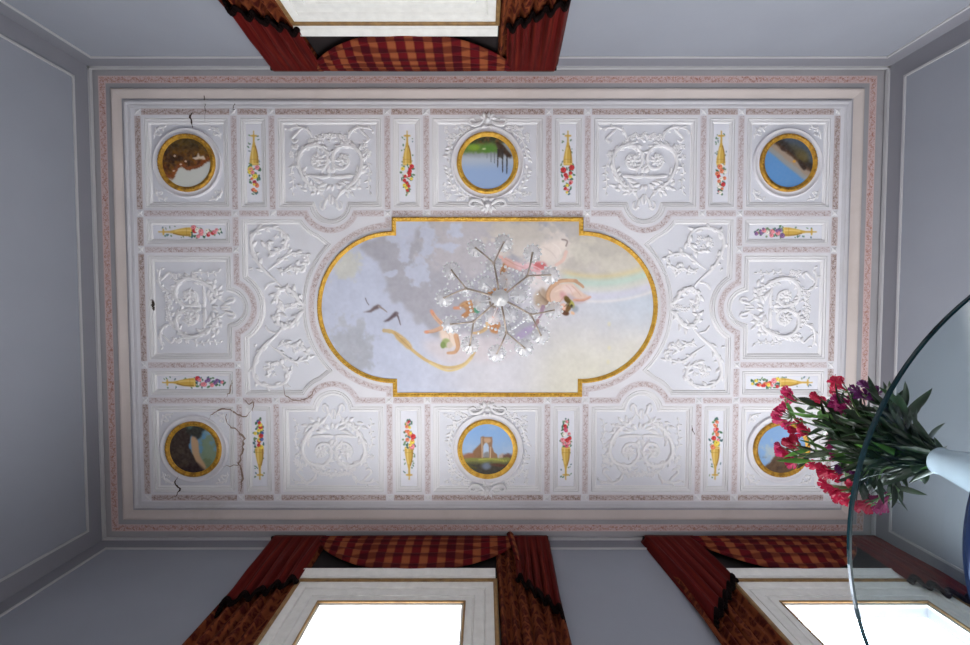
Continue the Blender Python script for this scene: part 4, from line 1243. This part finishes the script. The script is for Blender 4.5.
for i, (kind, outl, key) in enumerate(PAN):
    if not kind.startswith('urn'): continue
    xs = [p[0] for p in outl]; ys = [p[1] for p in outl]; ca, cb = (min(xs)+max(xs))/2, (min(ys)+max(ys))/2
    lk = ('v',) + key if kind == 'urn_v' else ('h',) + key
    txt, cols = ulab[lk]
    root = coffer('urn_panel', outl, (ca, cb), 'painted gold urn of flowers, ' + txt, 'ceiling painting', GU, 0.92)
    x0, y0 = a2p(min(xs)+5, min(ys)+5); x1, y1 = a2p(max(xs)-5, max(ys)-5)
    c = Canvas(x0, y0, x1, y1, 4, PLS); c.im += (c.n(9, i+3)-.5)[..., None]*10
    if kind == 'urn_v':
        sy = key[1]; T = lambda s, t, sy=sy, ca=ca, cb=cb: a2p(ca + t, cb + sy*(35-s))
    else:
        sx = key[0]; T = lambda s, t, sx=sx, ca=ca, cb=cb: a2p(ca + sx*(34-s), cb + t)
    urn_paint(c, T, 200+i, cols, 0, 1)
    k = 6.2*0.92
    paint_grid('painted_urn', c, min(xs)+k, max(xs)-k, min(ys)+k, max(ys)-k, 0.5, ZF-0.002, root)
# ------------------------------------------------------------------ chandelier
ZH = 2.46
hx, hy, _ = P(500, 298, ZH)
ch = empty('chandelier', (hx, hy, ZH), 'twelve-light crystal chandelier hanging under the oval fresco', 'chandelier')
k = ZH / F
def cp(r, ang, z): return (hx + r*k*math.cos(ang), hy + r*k*math.sin(ang), z)
ztop = ZR - 0.01
m = MB(); m.tube([(hx, hy, ZH+.02), (hx, hy, ZH+.42)], .011, 10); m.tube([(hx, hy, ZH+.42), (hx, hy, ztop-.03)], .006, 8)
m.lathe([(.012, .40), (.03, .42), (.016, .45), (.01, .47)], (hx, hy, ZH)); m.build('stem', M['bronze'], ch)
MB().lathe([(.001, -.075), (.03, -.07), (.055, -.045), (.06, -.01), (.05, 0)], (hx, hy, ztop), 24).build('ceiling_rose', M['bronze'], ch)
MB().lathe([(.001, -.045), (.012, -.043), (.016, -.03), (.010, -.02), (.026, -.012), (.036, .006), (.034, .028), (.018, .040), (.012, .05)], (hx, hy, ZH), 24).build('hub', M['bronze'], ch)
MB().lathe([(.001, -.085), (.010, -.082), (.017, -.07), (.012, -.055), (.02, -.05), (.044, -.035), (.047, -.02), (.03, -.012)], (hx, hy, ZH), 20).build('glass_finial', M['drop'], ch)
MB().lathe([(.012, .10), (.03, .12), (.042, .16), (.026, .20), (.014, .22), (.03, .26), (.05, .30), (.02, .34), (.012, .36)], (hx, hy, ZH), 24).build('glass_baluster', M['crystal'], ch)

def dish(c, r, parent):
    """scalloped glass dish seen from below, with crystal drops under the rim"""
    n = 36; v = []; f = []
    prof = [(.12, -.006), (.35, -.004), (.6, .002), (.82, .010), (1.0, .020), (.98, .024), (.8, .014), (.55, .006), (.12, .0)]
    for i, (rr, z) in enumerate(prof):
        for q in range(n):
            t = 2*PI*q/n; sc = 1 + (.07*math.cos(12*t))*rr
            v.append((c[0] + r*rr*sc*math.cos(t), c[1] + r*rr*sc*math.sin(t), c[2] + z + .004*math.cos(12*t)*rr))
    for i in range(len(prof)-1):
        for q in range(n): f.append((i*n+q, i*n+(q+1) % n, (i+1)*n+(q+1) % n, (i+1)*n+q))
    return MB().add(v, f).build('glass_dish', M['crystal'], parent)
def drop(mb, x, y, z, L=.035, r=.008):
    mb.lathe([(.0006, 0), (r*.4, -L*.15), (r, -L*.62), (r*.6, -L*.88), (.0006, -L)], (x, y, z), 6)
def drops(c, r, parent, n=9):
    mb = MB()
    for q in range(n):
        t = 2*PI*(q+.3)/n; drop(mb, c[0]+r*math.cos(t), c[1]+r*math.sin(t), c[2]+.014, rng.uniform(.028, .042), .0075)
        mb.ball((c[0]+r*math.cos(t), c[1]+r*math.sin(t), c[2]+.016), .004, 6)
    o = mb.build('crystal_drops', M['drop'], parent, smooth=False); o['kind'] = 'stuff'; return o
def chain(mb, a, b, sag, n=16, r=.0062):
    for i in range(n+1):
        s = i/n; mb.ball((a[0]+(b[0]-a[0])*s, a[1]+(b[1]-a[1])*s, a[2]+(b[2]-a[2])*s - sag*4*s*(1-s)), r*(1.25 if i % 3 == 0 else 1), 6)

nodes = []; ends = []
angs = [-100, -164, 138, 79, 28, -38.6]
for i, A0 in enumerate(angs):
    A_ = math.radians(A0); zz = ZH + .015
    mb = MB()
    pth = [cp(4, A_, ZH), cp(14, A_, ZH-.035), cp(25, A_, ZH-.02), cp(35.5, A_, zz+.01)]
    mb.tube(catmull(pth, 5), .0052, 8)
    nd = pth[-1]; nodes.append(nd)
    mb.ball(nd, .0105, 10)
    arm = mb.build('arm', M['bronze'], ch)
    dish((nd[0], nd[1], nd[2]+.045), .044, arm)
    drops((nd[0], nd[1], nd[2]+.045), .042, arm, 8)
    for dA in (-15.5, 14):
        B_ = A_ + math.radians(dA); e = cp(56.5, B_, zz+.035)
        b = MB()
        mid = ((nd[0]+e[0])/2, (nd[1]+e[1])/2, nd[2]-.012)
        b.tube(catmull([nd, mid, (e[0], e[1], e[2])], 5), .0044, 8)
        b.lathe([(.001, -.008), (.008, -.004), (.010, .03), (.008, .07), (.003, .075)], e, 12)
        br_ = b.build('branch', M['bronze'], ch)
        dish(e, .049, br_); drops(e, .047, br_, 11); ends.append(e)
    # inner glass cup between the arms
    C_ = A_ + math.radians(30); c = cp(20, C_, ZH+.06)
    b = MB(); b.tube(catmull([cp(3, C_, ZH+.03), cp(12, C_, ZH+.02), c], 5), .004, 6)
    br_ = b.build('inner_arm', M['crystal'], ch); dish(c, .046, br_); drops(c, .044, br_, 8)
mb = MB()
for i in range(6):
    chain(mb, nodes[i], nodes[(i+1) % 6], .05, 9, .0075); chain(mb, (hx, hy, ZH+.32), (nodes[i][0], nodes[i][1], nodes[i][2]+.02), .07, 11, .0075)
    chain(mb, ends[2*i], ends[2*i+1], .03, 6, .006); chain(mb, ends[2*i+1], ends[(2*i+2) % 12], .04, 8, .006)
o = mb.build('crystal_chains', M['drop'], ch); o['kind'] = 'stuff'

# ------------------------------------------------------------------ curtains
def grid_cloth(name, fn, nu, nv, mat, parent, solid=.004, uvf=None):
    v = []; uv = []; f = []
    for j in range(nv+1):
        for i in range(nu+1):
            p = fn(i/nu, j/nv); v.append(p[:3]); uv.append(p[3:5] if len(p) > 3 else (i/nu, j/nv))
    for j in range(nv):
        for i in range(nu): q = j*(nu+1)+i; f.append((q, q+1, q+nu+2, q+nu+1))
    return mesh(name, v, f, M[mat], parent, True, uv, solid=solid)

def pleat(u, n, ph=0.0):
    x = (u*n + ph) % 1.0
    return 0.5 - 0.5*math.cos(2*PI*x) + 0.18*math.sin(4*PI*x + 1.3*math.sin(u*9))

def dressing(side, xl, xr, jl, jr, lab, zl, zr, wing=True, dl=None, dr_=None):
    """a gathered plaid swag between two pleated tails, hung from a board just under the ceiling, and two long drapes"""
    Y0, sg = (YF, -1) if side == 'b' else (YB, 1)
    ZT = H - 0.085
    y = lambda d: Y0 + sg*d
    xm = (xl+xr)/2
    val = empty('valance', (xm, y(.04), ZT), lab[0], 'valance', 'swagged valances with pleated tails')
    MB().box(xl+.01, xr-.01, *sorted((y(.0), y(.055))), ZT-.02, ZT-.002).build('pelmet_board', M['near_black'], val, smooth=False)
    xi, xo = xl + jl, xr - jr
    MB().box(xi-.12, xo+.12, *sorted((y(.002), y(.008))), ZT-.46, ZT-.02).build('dark_panel', M['near_black'], val, smooth=False)  # near-black sheet against the wall behind the swag
    # swag
    SG = 0.425
    def sw(u, v):
        c = 4*u*(1-u); c = c**0.8
        z = ZT - .035*v - .05*v*(1-c) - SG*c*(v**1.05) 
        fold = math.sin(2*PI*5.5*v + .5*math.sin(3*u))*.010*(.35+.65*c)*(v**.35)
        d = .052 + .045*c*math.sin(PI*min(1, v*1.02))**.8 + fold + .012*math.sin(PI*v)
        xx = xi-.03 + (xo-xi+.06)*u
        return (xx, y(d), z + fold*.4, (xx-xm), v*(SG+.12)*(0.45+.55*c))
    grid_cloth('swag', sw, 60, 48, 'plaid', val)
    # the two tails
    for s_, x0, w, (zo, zi), bot in ((-1, xl, jl, zl, .06), (1, xr, jr, zr, .02)):
        npl = 5
        def tl(u, v, s_=s_, x0=x0, w=w, zo=zo, zi=zi, bot=bot):
            xt = x0 - s_*w*u
            saw = (u*5) % 1.0
            zb = zo + (zi-zo)*(int(u*5)/5 + .2*min(1, saw*1.5))  # stepped hem
            zz = ZT + (zb-ZT)*v
            xb = xt - s_*bot*v*(1-u) - s_*.02*v
            ret = max(0, 1-u/.07)
            d = (.058 + pleat(u, npl)*.034*min(1, v*1.6)) * (1-ret) + .006*ret
            return (xb, y(d), zz, u*w, v*(ZT-zb))
        t = grid_cloth('tail', tl, 110, 26, 'taffeta', val)
        hem = [tl(i/110, 1.0)[:3] for i in range(111)]
        mb = MB()
        mb.tube(hem, .011, 6)
        for i in range(0, 111, 2): mb.ball((hem[i][0], hem[i][1] , hem[i][2]-.016), .013, 6, 1.5)
        mb.build('fringe', M['black_trim'], t)
        if wing and s_ == 1 and side == 'b' and x0 < 1:      # folded-back edge of the tail, lighter side out
            def wg(u, v): 
                return (x0 - w - .01 - .05*u*(1-v*.3) + .035*v, y(.075+.02*math.sin(PI*u)), ZT - .01 - v*(.36 + .10*(1-u)), u*.1, v*.4)
            grid_cloth('turned_edge', wg, 10, 14, 'plaid', t)
    # drapes
    for s_, x0, w, lb in ((-1, dl[0], dl[1]-dl[0], lab[1]), (1, dr_[1], dr_[1]-dr_[0], lab[2])):
        def dr(u, v, s_=s_, x0=x0, w=w):
            zz = ZT - .03 + (ZFLR + .02 - ZT + .03)*v
            d = .012 + pleat(u, 5.5, .3)*.036
            return (x0 - s_*w*u + .006*math.sin(7*v+u*5), y(d), zz, u*w*1.6, v*3.4)
        props(grid_cloth('drape', dr, 90, 30, 'damask', None), lb, 'curtain', 'red damask drapes')

wz = 2.57
dressing('b', -1.655, .497, .43, .27, ('red valance with plaid swag over the left window of the window wall', 'red damask drape on the left of the window below the arch roundel', 'red damask drape on the right of the window below the arch roundel'), (2.57, 2.84), (2.49, 2.86), dl=(-1.61, -1.20), dr_=(.085, .455))
dressing('b', 1.205, 3.03, .40, .28, ('red valance over the window behind the glass table', 'red damask drape left of the window behind the glass table', 'dark red drape seen through the glass tabletop'), (2.45, 2.86), (2.52, 2.84), wing=False, dl=(1.25, 1.60), dr_=(2.89, 3.03))
dressing('t', -1.60, .54, .40, .38, ('red valance with plaid swag over the door in the far wall', 'red damask drape left of the white door in the far wall', 'red damask drape right of the white door in the far wall'), (2.66, 2.92), (2.62, 2.88), wing=False, dl=(-1.55, -1.19), dr_=(.095, .48))

# ------------------------------------------------------------------ round glass table
TX, TY, TZ, TR = .983, .334, .642, .452
tb = empty('glass_table', (TX, TY, ZFLR), 'round clear glass table with a dark teal edge', 'table')
n = 128; v = []; f = []; mi = []
prof = [(0.0001, 0), (TR-.002, 0), (TR, .002), (TR, .007), (TR-.002, .009), (.0001, .009)]
for r, z in prof:
    for q in range(n): t = 2*PI*q/n; v.append((TX+r*math.cos(t), TY+r*math.sin(t), TZ+z))
for i in range(len(prof)-1):
    for q in range(n): f.append((i*n+q, i*n+(q+1) % n, (i+1)*n+(q+1) % n, (i+1)*n+q)); mi.append(0 if i in (0, 4) else 1)
mesh('tabletop', v, f, None, tb, False, mats=[M['tabletop'], M['glass_edge']], mi=mi)
MB().lathe([(.001, -.03), (.285, -.03), (.296, -.024), (.296, -.006), (.285, -.001), (.001, -.001)], (TX, TY, TZ), 80).build('support_plate', M['steel_blue'], tb)
MB().lathe([(.05, -.70), (.05, -.03)], (TX, TY, TZ), 32).build('column', M['steel_blue'], tb)
MB().lathe([(.001, 0), (.30, 0), (.30, .015), (.06, .03), (.05, .04)], (TX, TY, ZFLR), 64).build('base', M['steel_blue'], tb)

# ------------------------------------------------------------------ vase and flowers
VX, VY, VZ = TX, TY, TZ + .0093
va = MB().lathe([(.001, 0), (.052, 0), (.058, .01), (.062, .05), (.059, .12), (.050, .19), (.038, .25), (.030, .29), (.0285, .304), (.030, .309), (.026, .311), (.024, .30), (.026, .28), (.034, .24), (.046, .16), (.05, .05), (.001, .02)], (VX, VY, VZ), 48).build('vase', M['ceramic'])
props(va, 'white glazed vase on the glass table holding the pink flowers', 'vase')

def mat_leaf(name, c, c2):
    t = NT(name); b = t.bsdf(rough=0.38, spec=0.5)
    v_ = t.coord('Object'); t.link(t.ramp(t.noise(v_, 14, 3), [(0.3, c2), (0.7, c)]), b.inputs['Base Color'])
    b.inputs['Transmission Weight'].default_value = 0.0
    return t.m
def petal_mat(name, c, c2):
    t = NT(name); b = t.bsdf(rough=0.5, spec=0.3)
    v_ = t.coord('Object'); t.link(t.ramp(t.noise(v_, 30, 3), [(0.3, c2), (0.7, c)]), b.inputs['Base Color'])
    tl = t.new('ShaderNodeBsdfTranslucent'); tl.inputs[0].default_value = c
    mx = t.new('ShaderNodeMixShader'); mx.inputs[0].default_value = .3
    t.link(b.outputs[0], mx.inputs[1]); t.link(tl.outputs[0], mx.inputs[2]); t.link(mx.outputs[0], t.out.inputs[0])
    return t.m
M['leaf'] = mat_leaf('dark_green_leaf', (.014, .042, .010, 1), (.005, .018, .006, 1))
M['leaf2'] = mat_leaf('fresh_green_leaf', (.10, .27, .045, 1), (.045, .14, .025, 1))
M['stem'] = mat_leaf('green_stem', (.12, .22, .06, 1), (.06, .13, .035, 1))
M['pink'] = petal_mat('deep_pink_petal', (.60, .035, .15, 1), (.38, .012, .07, 1))
M['red'] = petal_mat('rose_red_petal', (.54, .018, .075, 1), (.33, .007, .036, 1))
M['magenta'] = petal_mat('magenta_petal', (.34, .018, .13, 1), (.20, .007, .075, 1))
M['purple'] = petal_mat('purple_petal', (.13, .018, .12, 1), (.07, .008, .07, 1))

def frame(d):
    d = Vector(d).normalized(); a = d.cross(Vector((0, 0, 1)));
    if a.length < .05: a = d.cross(Vector((1, 0, 0)))
    a.normalize(); return d, a, a.cross(d)
def leaf_mesh(mb, base, d, L, w, roll=0.0, droop=.25):
    d, a, b = frame(d); q = a*math.cos(roll)+b*math.sin(roll); up = d.cross(q)
    v = []; n = 8
    for i in range(n+1):
        s = i/n; ww = w*math.sin(PI*min(1, .04+.94*s**.8))**.9 if i < n else 0.0004
        c = Vector(base) + d*(L*s) + up*(-droop*L*s*s)
        for t, lift in ((-1, .22), (-.5, .05), (0, 0), (.5, .05), (1, .22)): v.append(c + q*(ww*t) + up*(ww*lift))
    f = [(5*i+k_, 5*i+k_+1, 5*i+k_+6, 5*i+k_+5) for i in range(n) for k_ in range(4)]
    mb.add(v, f)
def blossom(mb, base, d, L, R_, np_=5, op=1.0, seed=0):
    """funnel blossom: tube that opens into rounded recurved petals"""
    d, a, b = frame(d); r = random.Random(seed); ph = r.random()*6
    v = []; f = []; n = 10
    prof = [(0, .10), (.25, .14), (.5, .24), (.68, .42)]
    for s, rr in prof:
        for q in range(n): t = 2*PI*q/n; v.append(Vector(base) + d*(L*s) + (a*math.cos(t)+b*math.sin(t))*(R_*rr))
    for i in range(len(prof)-1):
        for q in range(n): f.append((i*n+q, i*n+(q+1) % n, (i+1)*n+(q+1) % n, (i+1)*n+q))
    f.append(tuple(range(n)))
    mb.add(v, f)
    for p in range(np_):
        t0 = ph + 2*PI*p/np_; v = []; rad = a*math.cos(t0)+b*math.sin(t0); tg = -a*math.sin(t0)+b*math.cos(t0)
        for i, (s, rr, w) in enumerate(((.62, .36, .20), (.82, .62*op, .36), (.97, .86*op, .42), (1.02, 1.0*op, .34), (.98, 1.1*op, .12))):
            c = Vector(base) + d*(L*s) + rad*(R_*rr)
            for k_, li in ((-1, .05), (0, 0), (1, .05)): v.append(c + tg*(R_*w*k_) + d*(li*R_))
        f = [(3*i+k_, 3*i+k_+1, 3*i+k_+4, 3*i+k_+3) for i in range(4) for k_ in range(2)]
        mb.add(v, f)

MOUTH = Vector((VX, VY, VZ + .30))
def at(px, py, dz=0.0):
    """the point on the sight line that passes closest to the vase's axis, moved up or down by dz"""
    d = P(px, py, 1.0); Zc = (d[0]*VX + d[1]*VY)/(d[0]**2 + d[1]**2); Zc = max(MOUTH.z + .10, Zc + dz)
    return Vector(P(px, py, Zc))
GS = 'flowering and leafy stems in the white vase'
sid = 0
def stem_path(tip):
    k_ = MOUTH + Vector((rng.uniform(-.012, .012), rng.uniform(-.012, .012), -.02))
    mid = (MOUTH*.5 + tip*.5) + Vector((rng.uniform(-.02, .02), rng.uniform(-.02, .02), .05))
    return [Vector(p) for p in catmull([tuple(k_), tuple(MOUTH*.8+tip*.2+Vector((0, 0, .02))), tuple(mid), tuple(tip)], 6)]
def flower_stem(tips, mat, label, nleaf=8, size=.03, open_=1.0, leafmat='leaf', dz=0.0, leafL=.07, lo=.35):
    global sid
    sid += 1
    tips = list(tips) + [(x + rng.uniform(-3.5, 3.5), y + rng.uniform(-3.5, 3.5)) for x, y in tips]
    P3 = [at(x, y, dz + rng.uniform(-.03, .03)) for x, y in tips]
    tip = sum(P3, Vector())/len(P3)
    root = empty('flower_stem', tuple(MOUTH), label, 'flower', GS)
    d0 = (tip - MOUTH).normalized(); end = tip - d0*.045
    path = stem_path(end)
    mb = MB(); mb.tube(path, [.0036 - .0014*i/len(path) for i in range(len(path))], 6)
    for q in P3: mb.tube([end, end*.5+q*.5 + Vector((0, 0, -.004)), q - (q-end).normalized()*.008], .0014, 5)
    mb.build('stem', M['stem'], root)
    for i, q in enumerate(P3):
        d = (q - end).normalized()*.8 + d0*.3 + Vector((rng.uniform(-.3, .3), rng.uniform(-.3, .3), rng.uniform(-.1, .3)))
        bm_ = MB(); blossom(bm_, q - d.normalized()*.016, d, size*.92*rng.uniform(.8, 1.15), size*.52*open_*rng.uniform(.85, 1.1), 5, rng.uniform(.7, 1.05), sid*31+i)
        bm_.build('blossom', M[mat], root)
    if nleaf:
        lm = MB(); n = len(path)
        nleaf = int(nleaf*1.8)
        for i in range(nleaf):
            s = lo + (1-lo)*i/nleaf; p = path[min(n-1, int(s*(n-1)))]; t = (path[min(n-1, int(s*(n-1))+1)] - path[max(0, int(s*(n-1))-1)]).normalized()
            _, a, b = frame(t); th = i*2.4 + sid; d = t*.75 + (a*math.cos(th)+b*math.sin(th))*.75
            leaf_mesh(lm, p, d, leafL*rng.uniform(.7, 1.2), .0075*rng.uniform(.8, 1.2), rng.uniform(0, 6), rng.uniform(.1, .5))
        lm.build('leaves', M[leafmat], root)
    return root
flower_stem([(787,391),(790,395),(792,401)], 'pink', 'pink blossom at the upper left tip of the bouquet', 5, .032, leafmat='leaf2')
flower_stem([(779,413),(781,420),(783,408),(786,424),(777,416),(788,405)], 'pink', 'dense pink blossom cluster at the left edge of the bouquet, overlapping the roundel frame', 7, .030, leafmat='leaf2')
flower_stem([(790,428),(797,430),(803,428),(800,424),(806,432)], 'red', 'red blossom cluster just above the half-hidden roundel painting', 6, .030, leafmat='leaf')
flower_stem([(815,396),(818,399),(822,401)], 'red', 'red bud cluster near the top middle of the bouquet', 5, .028)
flower_stem([(834,381),(839,384),(836,388),(841,381)], 'red', 'tall red blossom standing highest at the top of the bouquet', 4, .030)
flower_stem([(836,400),(840,405),(845,408),(838,411),(832,406),(843,414),(848,404)], 'magenta', 'magenta blossom cluster in the upper middle of the bouquet', 6, .026)
flower_stem([(788,443),(793,446),(797,441),(785,450),(790,455)], 'red', 'red blossom cluster over the half-hidden roundel painting', 6, .032, leafmat='leaf2')
flower_stem([(783,454),(789,459),(793,463),(780,449)], 'pink', 'pink blossom cluster lowest on the left, over the dark ruin painting', 4, .028)
flower_stem([(815,466),(821,467),(826,470),(831,472),(835,474),(822,473)], 'red', 'long row of red blossoms along the lower edge of the bouquet', 6, .028, leafmat='leaf2')
flower_stem([(827,486),(832,489),(836,493),(842,490),(847,495),(840,497),(845,500),(851,484)], 'red', 'red blossom cluster hanging lowest just left of the table edge', 5, .026)
flower_stem([(860,507),(867,509),(862,502)], 'red', 'small red blossoms seen through the table glass below the bouquet', 4, .026)
flower_stem([(884,499),(886,502)], 'magenta', 'single closed pink blossom seen through the glass at the lower right', 5, .040, .75)
flower_stem([(862,384),(868,386),(873,391),(864,393),(870,398),(860,396),(876,396),(858,390)], 'purple', 'purple flower head at the top right of the bouquet', 7, .024)
flower_stem([(832,441),(831,447),(829,452),(834,455)], 'magenta', 'upright purple-pink blossoms in the middle of the bouquet', 5, .022)
flower_stem([(844,462),(840,468),(848,470),(838,474)], 'purple', 'purple blossoms low in the middle of the bouquet', 6, .022)
flower_stem([(886,425),(882,424)], 'pink', 'lone pink bud on the right, just behind the table edge', 7, .018, .5)
def leafy(px, py, label, n=14, lm_='leaf', L=.11, dz=0.0, w=.0085, lo=.10):
    global sid
    sid += 1
    tip = at(px, py, dz); root = empty('leafy_stem', tuple(MOUTH), label, 'foliage stem', GS)
    path = stem_path(tip); m_ = len(path)
    MB().tube(path, [.003 - .001*i/m_ for i in range(m_)], 6).build('stem', M['stem'], root)
    lm = MB()
    for i in range(n):
        s = lo + (1-lo)*(i+.5)/n; j = min(m_-1, int(s*(m_-1))); p = path[j]; t = (path[min(m_-1, j+1)]-path[max(0, j-1)]).normalized()
        _, a, b = frame(t); th = i*2.4+sid; d = t*.8 + (a*math.cos(th)+b*math.sin(th))*.62
        leaf_mesh(lm, p, d, L*rng.uniform(.75, 1.2), w*rng.uniform(.8, 1.2), rng.uniform(0, 6), rng.uniform(0, .3))
    leaf_mesh(lm, path[-1], (tip-path[-3]), L*.8, w, 0, .05)
    lm.build('leaves', M[lm_], root)
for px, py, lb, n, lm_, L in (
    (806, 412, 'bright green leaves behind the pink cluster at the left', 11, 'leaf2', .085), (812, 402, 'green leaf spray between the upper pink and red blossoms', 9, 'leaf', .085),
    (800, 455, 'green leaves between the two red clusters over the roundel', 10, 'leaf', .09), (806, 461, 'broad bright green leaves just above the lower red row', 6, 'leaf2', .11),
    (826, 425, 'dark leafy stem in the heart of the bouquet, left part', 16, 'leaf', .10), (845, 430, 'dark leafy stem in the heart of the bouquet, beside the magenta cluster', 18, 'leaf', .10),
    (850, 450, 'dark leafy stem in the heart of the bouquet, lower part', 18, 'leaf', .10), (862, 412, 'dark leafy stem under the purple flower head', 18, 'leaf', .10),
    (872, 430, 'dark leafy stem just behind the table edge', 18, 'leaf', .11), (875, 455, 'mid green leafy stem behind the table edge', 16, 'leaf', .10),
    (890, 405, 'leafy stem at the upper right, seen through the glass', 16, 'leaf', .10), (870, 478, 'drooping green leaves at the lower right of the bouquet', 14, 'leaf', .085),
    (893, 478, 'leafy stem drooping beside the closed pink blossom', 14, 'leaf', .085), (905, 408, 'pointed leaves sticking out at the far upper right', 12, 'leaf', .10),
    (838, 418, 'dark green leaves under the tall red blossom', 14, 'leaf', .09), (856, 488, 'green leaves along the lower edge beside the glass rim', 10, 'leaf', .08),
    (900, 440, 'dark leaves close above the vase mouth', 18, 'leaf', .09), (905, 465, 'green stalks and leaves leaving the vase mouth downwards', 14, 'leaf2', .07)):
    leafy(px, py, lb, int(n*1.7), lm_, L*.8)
# ------------------------------------------------------------------ light: daylight through the two windows, a little sun on the floor
sc = bpy.context.scene
w = bpy.data.worlds.new('daylight'); sc.world = w; w.use_nodes = True
nt = w.node_tree; nt.nodes.clear()
out = nt.nodes.new('ShaderNodeOutputWorld'); bg = nt.nodes.new('ShaderNodeBackground'); nt.links.new(bg.outputs[0], out.inputs[0])
tc = nt.nodes.new('ShaderNodeTexCoord'); sx_ = nt.nodes.new('ShaderNodeSeparateXYZ'); nt.links.new(tc.outputs['Generated'], sx_.inputs[0])
rp = nt.nodes.new('ShaderNodeValToRGB'); mp = nt.nodes.new('ShaderNodeMapRange'); mp.inputs[1].default_value = -1; mp.inputs[2].default_value = 1
nt.links.new(sx_.outputs[2], mp.inputs[0]); nt.links.new(mp.outputs[0], rp.inputs[0]); nt.links.new(rp.outputs[0], bg.inputs[0])
e = rp.color_ramp.elements; e[0].position = .0; e[0].color = (.88, .87, .87, 1); e[1].position = 1; e[1].color = (.70, .80, .98, 1)
q = e.new(.49); q.color = (.92, .92, .93, 1); q = e.new(.52); q.color = (.93, .95, .98, 1)
bg.inputs[1].default_value = WORLD
for i, (x0, x1) in enumerate(OPN['b']):
    ld = bpy.data.lights.new('window_daylight', 'AREA'); ld.shape = 'RECTANGLE'; ld.size = x1-x0; ld.size_y = ZO - ZFLR; ld.cycles.is_portal = True
    lo = bpy.data.objects.new('window_daylight', ld); COL.objects.link(lo); lo.location = ((x0+x1)/2, YF+.09, (ZO+ZFLR)/2 + ZC)
    lo.rotation_euler = (-PI/2, 0, 0)
sd = bpy.data.lights.new('sun', 'SUN'); sd.energy = SUN; sd.angle = math.radians(.6); sd.color = (1, .97, .94)
so = bpy.data.objects.new('sun', sd); COL.objects.link(so)
dv = Vector(SUNDIR).normalized(); so.rotation_euler = dv.to_track_quat('-Z', 'Y').to_euler(); so.location = (0, 6, 6)

# ------------------------------------------------------------------ camera
cd = bpy.data.cameras.new('camera'); cam = bpy.data.objects.new('camera', cd); COL.objects.link(cam)
cd.sensor_fit = 'HORIZONTAL'; cd.sensor_width = 36.0; cd.lens = F/970*36.0; cd.clip_start = .01; cd.clip_end = 100
R3 = Matrix(((1, 0, 0), (0, -CT, -ST), (0, ST, -CT)))
cam.matrix_world = Matrix.Translation((0, 0, ZC)) @ R3.to_4x4()
sc.camera = cam
sc.view_settings.view_transform = 'Standard'; sc.view_settings.look = 'None'; sc.view_settings.gamma = 1; sc.view_settings.use_curve_mapping = False
sc.view_settings.exposure = EXPO
sc.cycles.max_bounces = 12; sc.cycles.diffuse_bounces = 6; sc.cycles.glossy_bounces = 4; sc.cycles.transparent_max_bounces = 24; sc.cycles.transmission_bounces = 8
sc.cycles.caustics_reflective = False; sc.cycles.caustics_refractive = False; sc.cycles.sample_clamp_indirect = 6
sc.cycles.use_denoising = True
